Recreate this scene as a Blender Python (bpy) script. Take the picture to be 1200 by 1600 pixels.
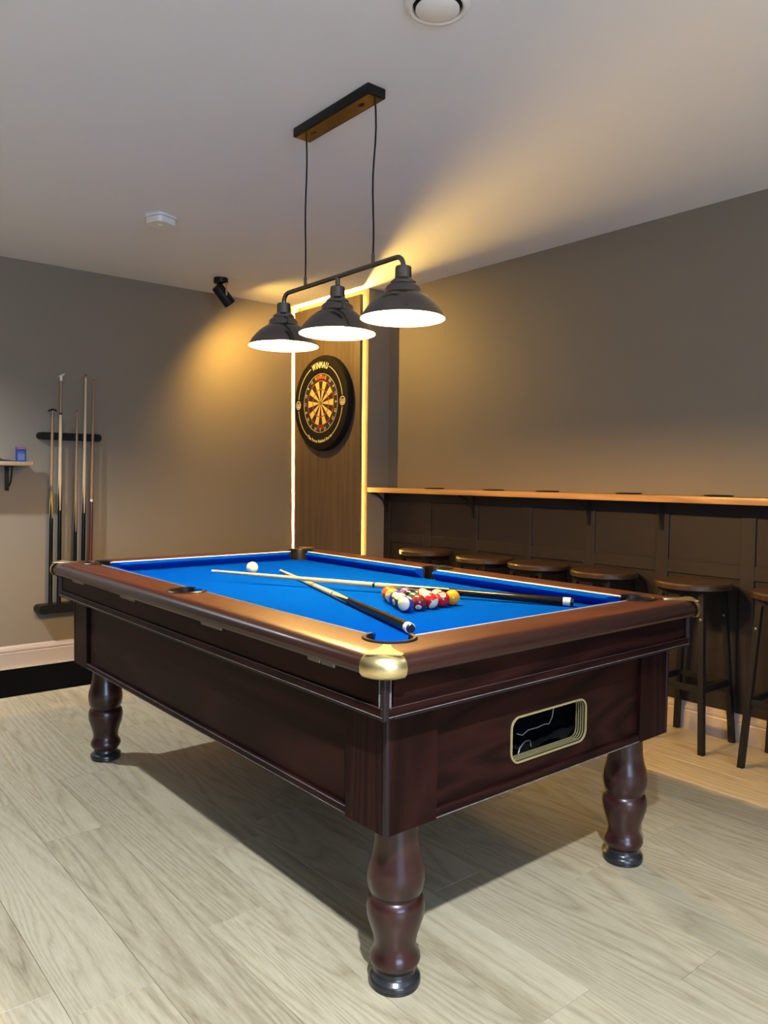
import bpy, bmesh, math, random
from mathutils import Vector, Matrix, Euler
PI = math.pi
random.seed(7)
for o in list(bpy.data.objects): bpy.data.objects.remove(o, do_unlink=True)
scene = bpy.context.scene
C = scene.collection

# ------------------------------------------------------------------ camera
cam_d = bpy.data.cameras.new('camera'); cam = bpy.data.objects.new('camera', cam_d); C.objects.link(cam)
cam_d.sensor_fit = 'HORIZONTAL'; cam_d.sensor_width = 36.0
cam_d.lens = 36.0 * 1209.54 / 1200.0
cam_d.clip_start = 0.02; cam_d.clip_end = 60
cr_ = Vector((0.77127587, -0.63639121, 0.01182171)); cu_ = Vector((0.01881809, 0.04136361, 0.99896693)); cf_ = Vector((0.63622277, 0.77025663, -0.04387843))
m4 = Matrix((cr_, cu_, -cf_)).transposed().to_4x4(); m4.translation = Vector((0, 0, 1.22))
cam.matrix_world = m4
scene.camera = cam

# ------------------------------------------------------------------ world, view, room lights and added fill
scene.view_settings.view_transform = 'Standard'
scene.view_settings.look = 'None'
scene.view_settings.gamma = 1.0
scene.view_settings.exposure = 0.0
scene.view_settings.use_curve_mapping = False
w = bpy.data.worlds.new('world'); scene.world = w; w.use_nodes = True
w.node_tree.nodes['Background'].inputs[0].default_value = (0.05, 0.055, 0.065, 1)
w.node_tree.nodes['Background'].inputs[1].default_value = 1.0

def spot(name, loc, target, watts, col, angle, blend, size):
    d = bpy.data.lights.new(name, 'SPOT'); d.energy = watts; d.color = col
    d.spot_size = math.radians(angle); d.spot_blend = blend; d.shadow_soft_size = size
    o = bpy.data.objects.new(name, d); C.objects.link(o); o.location = loc
    o.rotation_euler = (Vector(target) - Vector(loc)).to_track_quat('-Z', 'Y').to_euler()
    return o
COOL = (0.93, 0.97, 1.0)
NEUT = (1.0, 0.97, 0.9)
DL = (0.91, 0.97, 1.0)
for nm, x, y, wt, ang, bl in (('downlight_near', 0.26, 0.02, 560, 112, 0.5), ('downlight_right', 2.62, 0.02, 26, 112, 0.5), ('downlight_left', 0.22, 4.3, 300, 130, 0.75),
                              ('added_fill_behind', 0.26, -2.3, 400, 104, 0.5), ('added_fill_behind_right', 2.62, -2.3, 330, 104, 0.5), ('added_fill_side', -2.1, 0.02, 400, 104, 0.5)):  # this row: added fill spots out of view, brightening the bounce onto the ceiling
    spot(nm, (x, y, 2.53), (x, y, 0), wt, DL, ang, bl, 0.035)
ad = bpy.data.lights.new('window_daylight', 'AREA'); ad.shape = 'RECTANGLE'; ad.size = 2.4; ad.size_y = 1.3
ad.energy = 175; ad.color = (0.52, 0.70, 1.0)
ao = bpy.data.objects.new('window_daylight', ad); C.objects.link(ao); ao.location = (-0.6, -3.38, 1.5)
ao.rotation_euler = (math.radians(90), 0, 0)          # faces +y into the room

# ------------------------------------------------------------------ constants of the place
ZC, YL, XR = 2.556, 5.232, 3.615
XA, YA = 3.42, 4.335            # boxed-out corner wall that carries the dart panel
X0, Y0 = -3.5, -3.5

# ------------------------------------------------------------------ mesh helpers
def newbm(): return bmesh.new()
def box(bm, x0, x1, y0, y1, z0, z1, bev=0.0, seg=1):
    r = bmesh.ops.create_cube(bm, size=1.0)
    vs = r['verts']
    for v in vs:
        v.co = Vector(((x0 + x1) / 2 + v.co.x * (x1 - x0), (y0 + y1) / 2 + v.co.y * (y1 - y0), (z0 + z1) / 2 + v.co.z * (z1 - z0)))
    if bev > 0:
        es = list({e for v in vs for e in v.link_edges})
        bmesh.ops.bevel(bm, geom=es, offset=bev, segments=seg, affect='EDGES', profile=0.5)
    return vs
def lathe(bm, prof, n=32, c=(0, 0, 0), a0=0.0, a1=2 * PI, closed_prof=False):
    """profile of (r, z) turned about z; full or part turn"""
    full = abs((a1 - a0) - 2 * PI) < 1e-6
    cnt = n if full else n + 1
    rings = []
    for i in range(cnt):
        a = a0 + (a1 - a0) * i / n
        rings.append([bm.verts.new((c[0] + r * math.cos(a), c[1] + r * math.sin(a), c[2] + z)) for r, z in prof])
    m = len(prof)
    for i in range(n):
        A = rings[i]; B = rings[(i + 1) % cnt]
        for j in range(m if closed_prof else m - 1):
            k = (j + 1) % m
            try: bm.faces.new((A[j], B[j], B[k], A[k]))
            except ValueError: pass
    if not full and closed_prof:
        bm.faces.new(list(reversed(rings[0]))); bm.faces.new(rings[-1])
    bmesh.ops.remove_doubles(bm, verts=[v for r in rings for v in r], dist=1e-6)
def tube(bm, pts, rad, n=10, cap=True):
    pts = [Vector(p) for p in pts]; rings = []
    up = Vector((0, 0, 1)); prev = None
    for i, p in enumerate(pts):
        t = (pts[min(i + 1, len(pts) - 1)] - pts[max(i - 1, 0)]).normalized()
        if prev is None:
            a = up if abs(t.dot(up)) < 0.9 else Vector((1, 0, 0))
            x = t.cross(a).normalized()
        else:
            x = (prev - t * prev.dot(t)).normalized()
        prev = x; y = t.cross(x)
        r = rad[i] if isinstance(rad, (list, tuple)) else rad
        rings.append([bm.verts.new(p + (x * math.cos(2 * PI * k / n) + y * math.sin(2 * PI * k / n)) * r) for k in range(n)])
    for i in range(len(rings) - 1):
        for k in range(n):
            bm.faces.new((rings[i][k], rings[i][(k + 1) % n], rings[i + 1][(k + 1) % n], rings[i + 1][k]))
    if cap:
        bm.faces.new(list(reversed(rings[0]))); bm.faces.new(rings[-1])
def prism(bm, pts, z0, z1, f=None):
    """plan polygon extruded from z0 to z1; f maps (a, b, z) to space"""
    f = f or (lambda a, b, z: (a, b, z))
    lo = [bm.verts.new(f(a, b, z0)) for a, b in pts]; hi = [bm.verts.new(f(a, b, z1)) for a, b in pts]
    n = len(pts)
    for i in range(n): bm.faces.new((lo[i], lo[(i + 1) % n], hi[(i + 1) % n], hi[i]))
    bm.faces.new(list(reversed(lo))); bm.faces.new(hi)
def obj(name, bm, mat, parent=None, smooth=0, normals=True):
    if normals: bmesh.ops.recalc_face_normals(bm, faces=bm.faces)
    me = bpy.data.meshes.new(name); bm.to_mesh(me); bm.free()
    for m in (mat if isinstance(mat, (list, tuple)) else [mat]): me.materials.append(m)
    if smooth:
        me.polygons.foreach_set('use_smooth', [True] * len(me.polygons))
        me.set_sharp_from_angle(angle=math.radians(smooth))
    o = bpy.data.objects.new(name, me); C.objects.link(o)
    if parent: o.parent = parent
    return o
def thing(name, label, cat, loc=(0, 0, 0), rotz=0.0, group=None):
    o = bpy.data.objects.new(name, None); C.objects.link(o); o.empty_display_size = 0.1
    o.location = loc; o.rotation_euler = (0, 0, rotz); tag(o, label, cat, group); return o
def tag(o, label, cat, group=None):
    o['label'] = label; o['category'] = cat
    if group: o['group'] = group
    return o
def struct(o, label=None):
    o['kind'] = 'structure'
    if label: o['label'] = label
    return o
def dup_tree(src, parent=None, loc=None, rot=None):
    c = src.copy(); C.objects.link(c); c.parent = parent
    if loc is not None: c.location = loc
    if rot is not None: c.rotation_euler = rot
    for ch in list(src.children): dup_tree(ch, c)
    return c
def cut(o, cutters):
    for k in cutters:
        md = o.modifiers.new('cut', 'BOOLEAN'); md.operation = 'DIFFERENCE'; md.object = k; md.solver = 'EXACT'
    dg = bpy.context.evaluated_depsgraph_get(); dg.update()
    me = bpy.data.meshes.new_from_object(o.evaluated_get(dg))
    o.modifiers.clear(); old = o.data; nm = old.name; o.data = me; bpy.data.meshes.remove(old); me.name = nm
def drop(objs):
    for k in objs:
        me = k.data; bpy.data.objects.remove(k, do_unlink=True); bpy.data.meshes.remove(me)
def text_poly(body, size=1.0, align='CENTER', bold=0.0, squeeze=1.0):
    """flat glyph mesh as (verts2d, faces), centred on x, baseline at 0"""
    cu = bpy.data.curves.new('glyph', 'FONT'); cu.body = body; cu.size = size; cu.align_x = align
    cu.resolution_u = 3; cu.offset = bold
    t = bpy.data.objects.new('glyph', cu); C.objects.link(t)
    dg = bpy.context.evaluated_depsgraph_get(); dg.update()
    me = t.evaluated_get(dg).to_mesh()
    vs = [(v.co.x * squeeze, v.co.y) for v in me.vertices]; fs = [tuple(p.vertices) for p in me.polygons]
    wdt = (max(v[0] for v in vs) - min(v[0] for v in vs)) if vs else size * 0.3
    t.evaluated_get(dg).to_mesh_clear(); bpy.data.objects.remove(t, do_unlink=True); bpy.data.curves.remove(cu)
    return vs, fs, wdt
def add_poly(bm, vs, fs, f):
    n = [bm.verts.new(f(*v)) for v in vs]
    for p in fs:
        try: bm.faces.new([n[i] for i in p])
        except ValueError: pass

# ------------------------------------------------------------------ materials
def mat(name, col, rough=0.5, metal=0.0, coat=0.0, spec=0.5, emit=None, es=0.0, bump=0.0, bscale=200.0, var=0.0, vscale=3.0):
    m = bpy.data.materials.new(name); m.use_nodes = True; nt = m.node_tree; b = nt.nodes['Principled BSDF']
    b.inputs['Base Color'].default_value = (*col, 1); b.inputs['Roughness'].default_value = rough
    b.inputs['Metallic'].default_value = metal; b.inputs['Coat Weight'].default_value = coat; b.inputs['Coat Roughness'].default_value = 0.15
    b.inputs['Specular IOR Level'].default_value = spec
    if emit: b.inputs['Emission Color'].default_value = (*emit, 1); b.inputs['Emission Strength'].default_value = es
    if bump or var:
        tc = nt.nodes.new('ShaderNodeTexCoord')
    if var:
        nz = nt.nodes.new('ShaderNodeTexNoise'); nz.inputs['Scale'].default_value = vscale; nz.inputs['Detail'].default_value = 4
        mp = nt.nodes.new('ShaderNodeMapRange'); mp.inputs['To Min'].default_value = 1 - var; mp.inputs['To Max'].default_value = 1 + var
        mx = nt.nodes.new('ShaderNodeMix'); mx.data_type = 'RGBA'; mx.blend_type = 'MULTIPLY'; mx.inputs['Factor'].default_value = 1
        nt.links.new(tc.outputs['Object'], nz.inputs['Vector']); nt.links.new(nz.outputs['Fac'], mp.inputs['Value'])
        mx.inputs['A'].default_value = (*col, 1); nt.links.new(mp.outputs['Result'], mx.inputs['B'])
        nt.links.new(mx.outputs['Result'], b.inputs['Base Color'])
    if bump:
        n2 = nt.nodes.new('ShaderNodeTexNoise'); n2.inputs['Scale'].default_value = bscale; n2.inputs['Detail'].default_value = 3
        bp = nt.nodes.new('ShaderNodeBump'); bp.inputs['Strength'].default_value = bump; bp.inputs['Distance'].default_value = 0.002
        nt.links.new(tc.outputs['Object'], n2.inputs['Vector']); nt.links.new(n2.outputs['Fac'], bp.inputs['Height'])
        nt.links.new(bp.outputs['Normal'], b.inputs['Normal'])
    return m
def wood(name, cols, axis='y', scale=14.0, stretch=0.06, rough=0.4, coat=0.0, rand=False, figure=1.0, bump=0.05, fine=0.35, spec=0.5, knots=False, fib=6.0, sharp=1.0, n1s=0.35):
    """cols: list of (position, colour) from dark grain to light"""
    m = bpy.data.materials.new(name); m.use_nodes = True; nt = m.node_tree; L = nt.links; b = nt.nodes['Principled BSDF']
    b.inputs['Roughness'].default_value = rough; b.inputs['Coat Weight'].default_value = coat; b.inputs['Coat Roughness'].default_value = 0.12
    b.inputs['Specular IOR Level'].default_value = spec
    tc = nt.nodes.new('ShaderNodeTexCoord'); vec = tc.outputs['Object']
    if rand:
        oi = nt.nodes.new('ShaderNodeObjectInfo'); mu = nt.nodes.new('ShaderNodeVectorMath'); mu.operation = 'MULTIPLY_ADD'
        cx = nt.nodes.new('ShaderNodeCombineXYZ')
        for k, f in enumerate((37.0, 91.0, 53.0)):
            q = nt.nodes.new('ShaderNodeMath'); q.operation = 'MULTIPLY'; q.inputs[1].default_value = f
            L.new(oi.outputs['Random'], q.inputs[0]); L.new(q.outputs[0], cx.inputs[k])
        ad_ = nt.nodes.new('ShaderNodeVectorMath'); ad_.operation = 'ADD'; L.new(vec, ad_.inputs[0]); L.new(cx.outputs[0], ad_.inputs[1]); vec = ad_.outputs[0]
    sc = [1.0, 1.0, 1.0]; sc['xyz'.index(axis)] = stretch
    mp = nt.nodes.new('ShaderNodeMapping'); mp.inputs['Scale'].default_value = sc; L.new(vec, mp.inputs['Vector'])
    # broad figure: distorted bands
    n1 = nt.nodes.new('ShaderNodeTexNoise'); n1.inputs['Scale'].default_value = scale * n1s; n1.inputs['Detail'].default_value = 2; n1.inputs['Distortion'].default_value = 0.6
    L.new(mp.outputs[0], n1.inputs['Vector'])
    s1 = nt.nodes.new('ShaderNodeMath'); s1.operation = 'MULTIPLY'; s1.inputs[1].default_value = 9.0 * figure; L.new(n1.outputs['Fac'], s1.inputs[0])
    s2 = nt.nodes.new('ShaderNodeMath'); s2.operation = 'PINGPONG'; s2.inputs[1].default_value = 0.5; L.new(s1.outputs[0], s2.inputs[0])
    s3 = nt.nodes.new('ShaderNodeMath'); s3.operation = 'MULTIPLY'; s3.inputs[1].default_value = 2.0; L.new(s2.outputs[0], s3.inputs[0])
    if sharp > 1:
        sh_ = nt.nodes.new('ShaderNodeMath'); sh_.operation = 'POWER'; sh_.inputs[1].default_value = 1 / sharp; L.new(s3.outputs[0], sh_.inputs[0]); s3 = sh_
    n2 = nt.nodes.new('ShaderNodeTexNoise'); n2.inputs['Scale'].default_value = scale * fib; n2.inputs['Detail'].default_value = 5; n2.inputs['Roughness'].default_value = 0.65
    L.new(mp.outputs[0], n2.inputs['Vector'])
    n3 = nt.nodes.new('ShaderNodeTexNoise'); n3.inputs['Scale'].default_value = scale * 0.18; n3.inputs['Detail'].default_value = 2; L.new(mp.outputs[0], n3.inputs['Vector'])
    a = nt.nodes.new('ShaderNodeMix'); a.data_type = 'FLOAT'; a.inputs['Factor'].default_value = fine + 0.15
    L.new(s3.outputs[0], a.inputs['A']); L.new(n2.outputs['Fac'], a.inputs['B'])
    a2 = nt.nodes.new('ShaderNodeMix'); a2.data_type = 'FLOAT'; a2.inputs['Factor'].default_value = 0.35
    L.new(a.outputs['Result'], a2.inputs['A']); L.new(n3.outputs['Fac'], a2.inputs['B'])
    r = nt.nodes.new('ShaderNodeValToRGB'); e = r.color_ramp.elements
    e[0].position = cols[0][0]; e[0].color = (*cols[0][1], 1); e[1].position = cols[-1][0]; e[1].color = (*cols[-1][1], 1)
    for p, cc in cols[1:-1]:
        x = e.new(p); x.color = (*cc, 1)
    L.new(a2.outputs['Result'], r.inputs['Fac']); out = r.outputs['Color']
    if rand:
        hv = nt.nodes.new('ShaderNodeHueSaturation'); mr = nt.nodes.new('ShaderNodeMapRange'); mr.inputs['To Min'].default_value = 0.92; mr.inputs['To Max'].default_value = 1.05
        L.new(oi.outputs['Random'], mr.inputs['Value']); L.new(mr.outputs[0], hv.inputs['Value']); L.new(out, hv.inputs['Color']); out = hv.outputs['Color']
    if knots:
        vk = nt.nodes.new('ShaderNodeTexVoronoi'); vk.inputs['Scale'].default_value = 2.3
        mk = nt.nodes.new('ShaderNodeMapping'); ks = [1.0, 1.0, 1.0]; ks['xyz'.index(axis)] = 0.45; mk.inputs['Scale'].default_value = ks; L.new(vec, mk.inputs['Vector']); L.new(mk.outputs[0], vk.inputs['Vector'])
        kr = nt.nodes.new('ShaderNodeMapRange'); kr.inputs['From Min'].default_value = 0.015; kr.inputs['From Max'].default_value = 0.05; kr.inputs['To Min'].default_value = 0.75; kr.inputs['To Max'].default_value = 0.0
        L.new(vk.outputs['Distance'], kr.inputs['Value'])
        km = nt.nodes.new('ShaderNodeMix'); km.data_type = 'RGBA'; L.new(kr.outputs[0], km.inputs['Factor']); L.new(out, km.inputs['A']); km.inputs['B'].default_value = (0.10, 0.07, 0.045, 1); out = km.outputs['Result']
    L.new(out, b.inputs['Base Color'])
    if bump:
        bp = nt.nodes.new('ShaderNodeBump'); bp.inputs['Strength'].default_value = bump; bp.inputs['Distance'].default_value = 0.002
        L.new(n2.outputs['Fac'], bp.inputs['Height']); L.new(bp.outputs['Normal'], b.inputs['Normal'])
    return m
def emis(name, col, s):
    m = bpy.data.materials.new(name); m.use_nodes = True; nt = m.node_tree; nt.nodes.clear()
    e = nt.nodes.new('ShaderNodeEmission'); e.inputs[0].default_value = (*col, 1); e.inputs[1].default_value = s
    o = nt.nodes.new('ShaderNodeOutputMaterial'); nt.links.new(e.outputs[0], o.inputs[0]); return m

WALL = mat('greige_wall_paint', (0.205, 0.174, 0.134), 0.55, bump=0.06, bscale=350, var=0.03, vscale=1.2)
CEIL = mat('white_ceiling_paint', (0.69, 0.71, 0.76), 0.9, bump=0.03, bscale=300, var=0.015)
SKIRT = mat('beige_gloss_skirting', (0.40, 0.34, 0.30), 0.3, var=0.03)
DARKP = mat('charcoal_panel_paint', (0.017, 0.0138, 0.0155), 0.45, spec=0.3, bump=0.05, bscale=180, var=0.08, vscale=5)
FLOORW = wood('pale_oak_laminate', [(0.24, (0.125, 0.090, 0.053)), (0.42, (0.285, 0.240, 0.158)), (0.60, (0.40, 0.352, 0.250)), (0.82, (0.50, 0.452, 0.338))], 'y', 11, 0.075, 0.36, rand=True, bump=0.10, fine=0.56, knots=True, figure=3.4, fib=17.0, sharp=2.2, n1s=0.30)
SUBF = mat('floor_joint', (0.10, 0.078, 0.05), 0.7, var=0.05)
MAH_C = [(0.20, (0.0050, 0.0020, 0.0019)), (0.45, (0.0105, 0.0034, 0.0030)), (0.65, (0.0200, 0.0058, 0.0047)), (0.9, (0.035, 0.0096, 0.0070))]
MAH_Y = wood('mahogany_grain_long', MAH_C, 'y', 8, 0.13, 0.40, 0.0, bump=0.02, figure=1.8, spec=0.07, fib=16.0, sharp=1.2)
MAH_X = wood('mahogany_grain_short', MAH_C, 'x', 8, 0.13, 0.40, 0.0, bump=0.02, figure=1.8, spec=0.07, fib=16.0, sharp=1.2)
MAH_Z = wood('mahogany_grain_upright', MAH_C, 'z', 8, 0.13, 0.40, 0.0, bump=0.02, figure=1.8, spec=0.07, fib=16.0, sharp=1.2)
RAIL_C = [(0.1, (0.020, 0.0050, 0.0026)), (0.45, (0.044, 0.0120, 0.0054)), (0.75, (0.076, 0.0230, 0.0100)), (1.0, (0.11, 0.037, 0.016))]
RAIL_Y = wood('rail_mahogany_long', RAIL_C, 'y', 26, 0.05, 0.36, 0.05, bump=0.03, fine=0.5, spec=0.32, fib=9.0)
RAIL_X = wood('rail_mahogany_short', RAIL_C, 'x', 26, 0.05, 0.36, 0.05, bump=0.03, fine=0.5, spec=0.32, fib=9.0)
NOSE_C = [(0.2, (0.012, 0.0038, 0.0032)), (0.5, (0.024, 0.0068, 0.0050)), (0.9, (0.042, 0.0120, 0.0078))]
NOSE_Y = wood('bullnose_long', NOSE_C, 'y', 20, 0.05, 0.30, 0.1, bump=0.02, fine=0.5, spec=0.35)
NOSE_X = wood('bullnose_short', NOSE_C, 'x', 20, 0.05, 0.30, 0.1, bump=0.02, fine=0.5, spec=0.35)
LEGM = wood('dark_turned_mahogany', [(0.2, (0.014, 0.004, 0.004)), (1.0, (0.05, 0.014, 0.012))], 'z', 10, 0.2, 0.30, 0.2, bump=0.0, spec=0.4)
CLOTH = mat('blue_baize', (0.0005, 0.041, 0.38), 0.95, spec=0.0, bump=0.25, bscale=900, var=0.06, vscale=14)
WHITE = mat('white_plastic', (0.75, 0.75, 0.74), 0.4, var=0.02)
BLACKP = mat('black_plastic', (0.006, 0.006, 0.0065), 0.36, spec=0.22, var=0.05)
BLACKM = mat('black_powder_coat', (0.0085, 0.0083, 0.009), 0.45, spec=0.22, bump=0.03, bscale=500, var=0.05)
RUBBER = mat('black_rubber', (0.012, 0.013, 0.016), 0.28, coat=0.3, var=0.05)
BRASS = mat('brushed_brass', (0.66, 0.55, 0.29), 0.34, 1.0, bump=0.06, bscale=120, var=0.08, vscale=40)
GOLDP = mat('gold_plastic', (0.50, 0.42, 0.20), 0.35, 0.6, var=0.05)
STEEL = mat('galvanised_steel', (0.20, 0.205, 0.21), 0.38, 0.9, var=0.1, vscale=60)
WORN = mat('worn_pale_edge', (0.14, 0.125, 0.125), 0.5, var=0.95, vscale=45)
TRIM = mat('dark_trim_strip', (0.012, 0.007, 0.009), 0.42, spec=0.25, var=0.1)
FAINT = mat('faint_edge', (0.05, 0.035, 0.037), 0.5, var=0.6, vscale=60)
CHROME = mat('smoked_chrome', (0.17, 0.158, 0.15), 0.15, 0.95, var=0.04)
SHADEIN = mat('white_enamel_inside', (0.85, 0.84, 0.80), 0.5, var=0.01)
BULB = emis('warm_bulb', (1.0, 0.58, 0.18), 2600)
CHIP = emis('warm_led', (1.0, 0.60, 0.12), 19000)
TAPE = mat('led_tape_white', (0.75, 0.7, 0.55), 0.5, var=0.02)
PANELW = wood('walnut_dart_panel', [(0.15, (0.060, 0.040, 0.026)), (0.5, (0.105, 0.073, 0.050)), (0.9, (0.16, 0.115, 0.082))], 'z', 18, 0.035, 0.5, bump=0.04, fine=0.45)
COUNTER = wood('varnished_pine_counter', [(0.1, (0.22, 0.10, 0.03)), (0.5, (0.42, 0.22, 0.08)), (0.9, (0.60, 0.36, 0.15))], 'y', 22, 0.05, 0.35, 0.3, bump=0.05)
SHELFW = wood('pale_shelf_board', [(0.1, (0.20, 0.13, 0.075)), (0.9, (0.45, 0.33, 0.22))], 'x', 22, 0.06, 0.5, bump=0.05)
SEATW = wood('rustic_brown_seat', [(0.1, (0.012, 0.0052, 0.0026)), (0.5, (0.034, 0.016, 0.0075)), (0.9, (0.078, 0.040, 0.019))], 'x', 26, 0.08, 0.42, 0.1, rand=True, bump=0.25, fine=0.4)
MAPLE = wood('maple_shaft', [(0.2, (0.50, 0.36, 0.21)), (0.9, (0.70, 0.54, 0.34))], 'z', 40, 0.03, 0.35, 0.2, bump=0.0)
TANW = wood('tan_shaft', [(0.2, (0.24, 0.13, 0.055)), (0.9, (0.40, 0.24, 0.11))], 'z', 40, 0.03, 0.35, 0.2, bump=0.0)
OCHRE = wood('ochre_splice', [(0.2, (0.40, 0.24, 0.05)), (0.9, (0.60, 0.40, 0.12))], 'z', 40, 0.03, 0.35, 0.2, bump=0.0)
REDW = wood('dark_red_butt', [(0.2, (0.05, 0.010, 0.006)), (0.9, (0.12, 0.028, 0.014))], 'z', 40, 0.03, 0.3, 0.3, bump=0.0)
EBONY = mat('ebony_butt', (0.004, 0.0038, 0.004), 0.18, spec=0.3, var=0.1)
IVORY = mat('ivory_ferrule', (0.80, 0.78, 0.70), 0.3, var=0.02)
MATB = mat('black_rubber_mat', (0.0032, 0.0032, 0.0038), 0.95, spec=0.0, bump=0.1, bscale=400, var=0.05)
FOAM = mat('black_eva_foam', (0.008, 0.0075, 0.007), 0.75, spec=0.15, bump=0.05, bscale=500, var=0.05)
CREAMP = mat('cream_print', (0.70, 0.60, 0.42), 0.6, var=0.02)
SISB = mat('black_sisal', (0.010, 0.008, 0.007), 0.8, var=0.1, vscale=60)
SISC = mat('cream_sisal', (0.62, 0.43, 0.17), 0.8, var=0.08, vscale=60)
SISR = mat('red_sisal', (0.36, 0.025, 0.02), 0.8, var=0.08, vscale=60)
SISG = mat('green_sisal', (0.05, 0.11, 0.035), 0.8, var=0.08, vscale=60)
WIRE = mat('white_number_wire', (0.62, 0.58, 0.52), 0.35, 0.2, var=0.02)
ORANGET = mat('orange_red_print', (0.70, 0.13, 0.035), 0.6, var=0.02)

# ------------------------------------------------------------------ floor
bm = newbm(); box(bm, X0, 3.70, Y0, 5.32, -0.10, -0.008); floor = struct(obj('floor', bm, SUBF), 'pale oak plank laminate floor')
PW, PL = 0.20, 1.29
def plank_mesh(length):
    b = newbm(); box(b, -PW / 2 + 0.0005, PW / 2 - 0.0005, -length / 2 + 0.0005, length / 2 - 0.0005, -0.0079, 0.0, 0.0009)
    me = bpy.data.meshes.new('plank'); bmesh.ops.recalc_face_normals(b, faces=b.faces); b.to_mesh(me); b.free(); me.materials.append(FLOORW); return me
pcache = {}
ends = {0: 1.742, 1: 2.645, 2: 1.87, 3: 2.25, 4: 1.07, 5: 1.62, 6: 0.951, 7: 1.41, 8: 1.95, 9: 1.42, 10: 1.1, 11: 0.75, 12: 1.9, 13: 1.3, 14: 0.9}
for k in range(-21, 16):
    xa = 0.541 + PW * k; xb = min(xa + PW, XR + 0.01)
    if xb - xa < 0.02: continue
    if xa < X0: continue
    seam = ends.get(k, 1.0 + (k * 0.437) % PL)
    y = seam - PL * math.ceil((seam - Y0) / PL)
    if xb < -0.7: continue
    while y < YL:
        ya, yb = max(y, -0.75), min(y + PL, YL + 0.01)
        if yb - ya > 0.05:
            key = round(yb - ya, 3)
            if key not in pcache: pcache[key] = plank_mesh(yb - ya)
            p = bpy.data.objects.new('plank', pcache[key]); C.objects.link(p); p.parent = floor; p['kind'] = 'structure'
            p.location = (xa + PW / 2, (ya + yb) / 2, 0)
        y += PL
bm = newbm(); box(bm, X0, -0.66, Y0, 5.32, -0.0079, 0); box(bm, -0.66, 3.7, Y0, -0.75, -0.0079, 0)
p = obj('floor_boards', bm, FLOORW, floor); p['kind'] = 'structure'

# ------------------------------------------------------------------ walls and ceiling
bm = newbm(); box(bm, X0 - .1, XR + .12, Y0 - .1, YL + .12, ZC, ZC + 0.12); struct(obj('ceiling', bm, CEIL), 'plain white painted ceiling')
bm = newbm(); box(bm, X0 - .1, XR + .12, YL, YL + 0.12, -0.02, ZC); struct(obj('wall_left', bm, WALL), 'greige wall carrying the cue rack')
bm = newbm(); box(bm, XR, XR + 0.12, Y0, YL, -0.02, ZC); wall_right = struct(obj('wall_right', bm, WALL), 'greige wall above dark panelling and bar counter')
bm = newbm(); box(bm, XA, XR, YA, YL, 0.0, ZC); struct(obj('wall_corner', bm, WALL), 'boxed out corner wall behind the dart panel')
bm = newbm(); box(bm, X0 - .1, XR + .12, Y0 - 0.12, Y0, -0.02, ZC); struct(obj('wall_near', bm, WALL))
bm = newbm(); box(bm, X0 - 0.12, X0, Y0, YL, -0.02, ZC); struct(obj('wall_far_side', bm, WALL))

SK = [(0, 0), (0.018, 0), (0.018, 0.088), (0.0155, 0.092), (0.0155, 0.097), (0.018, 0.101), (0.017, 0.110), (0.012, 0.116), (0.011, 0.121), (0.008, 0.130), (0.003, 0.134), (0, 0.134)]
bm = newbm(); prism(bm, SK, X0, XA, lambda d, z, s: (s, YL - d, z)); struct(obj('baseboard_left', bm, SKIRT), 'beige moulded skirting board under the cue rack')
bm = newbm(); prism(bm, SK, Y0, YA, lambda d, z, s: (3.590 - d, s, z)); struct(obj('baseboard_right', bm, SKIRT), 'beige moulded skirting board under dark panelling')

# dark panelling under the counter, pieces belong to the right wall
XP, XS = 3.589, 3.579          # recessed panels, proud stiles and rails
edges = [4.268, 3.842, 3.402, 2.967, 2.525, 2.085, 1.650, 1.213, 0.776, 0.339, -0.098, -0.535, -0.97]
STW = 0.068
def wpiece(name, x0, x1, y0, y1, z0, z1, bev=0.0015):
    b = newbm(); box(b, x0, x1, y0, y1, z0, z1, bev); o = obj(name, b, DARKP, panelling); o['kind'] = 'structure'; return o
ylo = edges[-1] - 0.03
bm = newbm(); box(bm, XP + 0.004, XR - 0.0005, ylo, YA, 0.0, 1.118); panelling = struct(obj('wall_panelling', bm, DARKP), 'dark charcoal shaker panelling under the bar counter')
for i in range(len(edges) - 1):
    a, b_ = edges[i], edges[i + 1] + STW
    wpiece('wall_panel', XP, XP + 0.006, b_ - 0.004, a + 0.004, 0.826, 1.064)
    wpiece('wall_panel', XP, XP + 0.006, b_ - 0.004, a + 0.004, 0.20, 0.770)
    wpiece('stile', XS, XP + 0.005, edges[i + 1], edges[i + 1] + STW, 0.134, 1.06)
    wpiece('middle_rail', XS + 0.0004, XP + 0.005, b_ + 0.0003, a - 0.0003, 0.765, 0.831)
    wpiece('bottom_rail', XS + 0.0004, XP + 0.005, b_ + 0.0003, a - 0.0003, 0.134, 0.215)
wpiece('stile', XS, XP + 0.005, 4.268, YA, 0.134, 1.06)
cpb = newbm(); box(cpb, XS - 0.0002, XR - 0.0005, ylo, 4.315, 1.1188, 1.1515, 0.001); o = obj('cap_board', cpb, COUNTER, panelling); o['kind'] = 'structure'
wpiece('top_rail', XS - 0.0005, XP + 0.005, ylo, YA, 1.0604, 1.118)

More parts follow.
